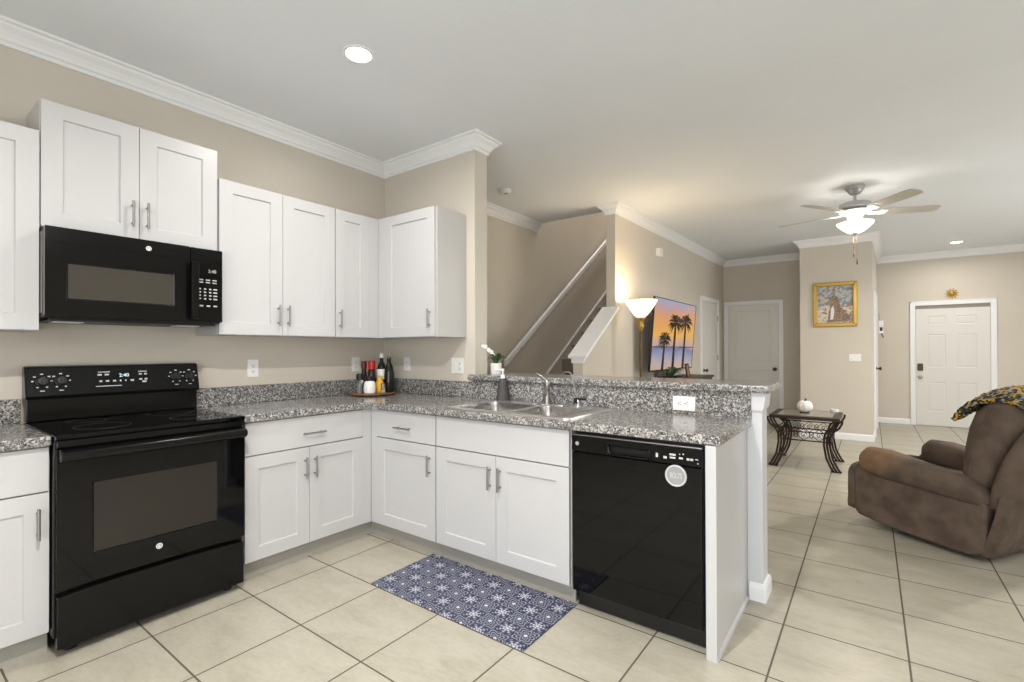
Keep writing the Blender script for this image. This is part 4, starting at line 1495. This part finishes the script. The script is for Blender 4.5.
# little house plaque hanging on the door in the column's flank
hp = thing('hanging_plaque', 'small white birdhouse-shaped plaque hanging at the column edge', 'wall ornament', (COX1 + .080, 6.42, 1.500), R(90 - 1.758))
B().box(-.07, .07, -.055, .0, 0, .10).prism([(-.085, .10), (.085, .10), (0, .19)], 'y', -.055, 0).make('house', 'white', hp, bevel=.003)
B().lathe([(.028, -.056), (.028, -.05)], (0, 0, .07), 16, 'y').make('hole', 'slot', hp)
B().box(-.0735, -.0695, -.046, -.012, .03, .085).make('side_opening', 'slot', hp)
B().tube([(-.03, -.03, -.01), (0, -.05, -.06), (.03, -.03, -.01)], .010, 8).make('bow', 'suedetop', hp)
B().tube([(0, -.004, .19), (0, -.004, .30)], .002, 6).make('cord', 'bronze', hp)

ch = thing('door_chime', 'small white chime box high on the television wall', 'door chime', (TVX + .030, 3.41, 2.455), R(90 - 1.317))
B().box(-.06, .06, -.05, 0, 0, .10).make('chime_cover', 'plate', ch, bevel=.006)
B().box(-.035, .035, -.0515, -.0495, .02, .08).make('grille', 'paper', ch)

# recliner -----------------------------------------------------------------------------
YAW = R(148)
rc = thing('recliner_chair', 'brown suede recliner seen from behind its left arm', 'recliner', (3.785, 1.755, 0), YAW)
# local: +x forward, +y the left (near) side; half width .425
HW = .425
for s in (1, -1):
    a, b2 = (HW - .115, HW - .012) if s > 0 else (-HW + .012, -HW + .115)
    prof = [(-.30, .030), (-.20, .030), (.0, .040), (.20, .055), (.345, .078), (.368, .105), (.370, .40), (.352, .445), (.30, .455), (-.34, .395), (-.385, .34), (-.375, .06)]
    B().prism(prof, 'y', a, b2).make('side_panel', 'tan', rc, bevel=.022, segs=4, smooth=True)
    secs = []
    for t, hw_, hh_, dz in ((0, .03, .02, -.012), (.02, .065, .066, -.004), (.07, .086, .094, .008), (.24, .098, .102, .012), (.6, .098, .084, .006), (.85, .092, .076, .0), (.95, .07, .056, -.014), (1., .03, .02, -.03)):
        x = .340 - .725 * t
        z = .470 + dz - .072 * t
        secs.append(((x, s * (HW - .065), z), (0, hw_, 0), (.0, 0, hh_)))
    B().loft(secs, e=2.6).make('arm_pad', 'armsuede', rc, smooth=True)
# seat, footrest
B().loft([((.37, 0, .30), (0, .30, 0), (0, 0, .08)), ((.35, 0, .31), (0, .305, 0), (0, 0, .10)), ((.0, 0, .30), (0, .305, 0), (0, 0, .10)), ((-.25, 0, .29), (0, .305, 0), (0, 0, .09))], e=5).make('seat_cushion', 'tan', rc, smooth=True)
B().loft([((.362, 0, .26), (0, .39, 0), (0, 0, .16)), ((.372, 0, .26), (0, .405, 0), (0, 0, .175)), ((.412, 0, .26), (0, .405, 0), (0, 0, .175)), ((.428, 0, .26), (0, .39, 0), (0, 0, .155))], e=7).make('footrest', 'tan', rc, smooth=True)
B().loft([((.372, 0, .155), (0, .385, 0), (0, 0, .05)), ((.395, 0, .15), (0, .40, 0), (0, 0, .065)), ((.425, 0, .15), (0, .40, 0), (0, 0, .062)), ((.435, 0, .15), (0, .38, 0), (0, 0, .045))], e=5).make('footrest_roll', 'tan', rc, smooth=True)


# back: two stacked cushions on an outer shell, leaning back
def back_secs(rows):
    return [((x, 0, z), (dx, 0, dz), (0, hw, 0)) for x, z, dx, dz, hw in rows]


B().loft(back_secs([(-.265, .36, .02, 0, .26), (-.275, .38, .085, .01, .315), (-.300, .50, .125, .02, .345), (-.335, .64, .145, .02, .36), (-.372, .76, .165, .02, .362),
                    (-.395, .86, .155, .02, .352), (-.410, .93, .120, .01, .33), (-.418, .968, .07, .0, .30), (-.42, .98, .02, 0, .27)]), seg=40, e=2.7).make('back_cushion', 'tan', rc, smooth=True)
B().loft(back_secs([(-.40, .30, .02, 0, .34), (-.41, .33, .07, .0, .375), (-.44, .45, .075, .0, .395), (-.49, .62, .075, 0, .395), (-.545, .76, .065, 0, .385), (-.565, .82, .045, 0, .36), (-.57, .84, .02, 0, .33)]), seg=40, e=4).make('back_shell', 'tan', rc, smooth=True)
B().loft(back_secs([(-.36, .045, .015, 0, .40), (-.372, .05, .03, 0, .41), (-.44, .30, .035, 0, .41), (-.455, .41, .03, 0, .405), (-.455, .42, .012, 0, .39)]), seg=40, e=6).make('rear_panel', 'tan', rc, smooth=True)
B().box(-.34, .30, -.34, .34, .05, .22).make('under_frame', 'blackmatte', rc)
B().lathe([(.30, .0), (.31, .012), (.30, .02), (.08, .03), (.06, .055)], (-.03, 0, 0), 32).make('swivel_base', 'blackmatte', rc)
sb = B()
sb.tube([(-.265, .335, .45), (-.280, .352, .55), (-.318, .362, .70), (-.352, .358, .82), (-.375, .335, .925), (-.385, .26, .972)], .005, 6)
sb.make('cushion_seam', 'tan', bpy.data.objects['back_cushion'], smooth=True)

# crocheted throw over the top of the back
bm = bmesh.new()
NU, NV = 40, 26
grid = []
prof = [(-.195, .865), (-.203, .89), (-.222, .925), (-.262, .965), (-.32, .995), (-.385, 1.006), (-.45, 1.004), (-.505, .985), (-.545, .955), (-.57, .915)]
for i in range(NU + 1):
    v = -1 + 2 * i / NU
    row = []
    for j in range(NV + 1):
        t = j / NV * (len(prof) - 1)
        k = min(int(t), len(prof) - 2)
        f = t - k
        x = prof[k][0] * (1 - f) + prof[k + 1][0] * f
        z = prof[k][1] * (1 - f) + prof[k + 1][1] * f
        y = .33 * v
        drop = .06 * max(0, abs(v) - .55) ** 1.3 / .35
        n = Vector((random.uniform(-1, 1), random.uniform(-1, 1), random.uniform(-1, 1))) * .006
        row.append(bm.verts.new(Vector((x - .03 * math.sin(3 * v), y, z - drop)) + n))
    grid.append(row)
for i in range(NU):
    for j in range(NV):
        bm.faces.new((grid[i][j], grid[i + 1][j], grid[i + 1][j + 1], grid[i][j + 1]))
tw = obj('crochet_throw', bm, 'yarn', None, smooth=True)
so = tw.modifiers.new('solid', 'SOLIDIFY')
so.thickness = .028
so.offset = 1.
tw.location = (3.785, 1.755, 0)
tw.rotation_euler = (0, 0, YAW)
tag(tw, 'multicoloured crocheted throw draped over the recliner back', 'blanket')
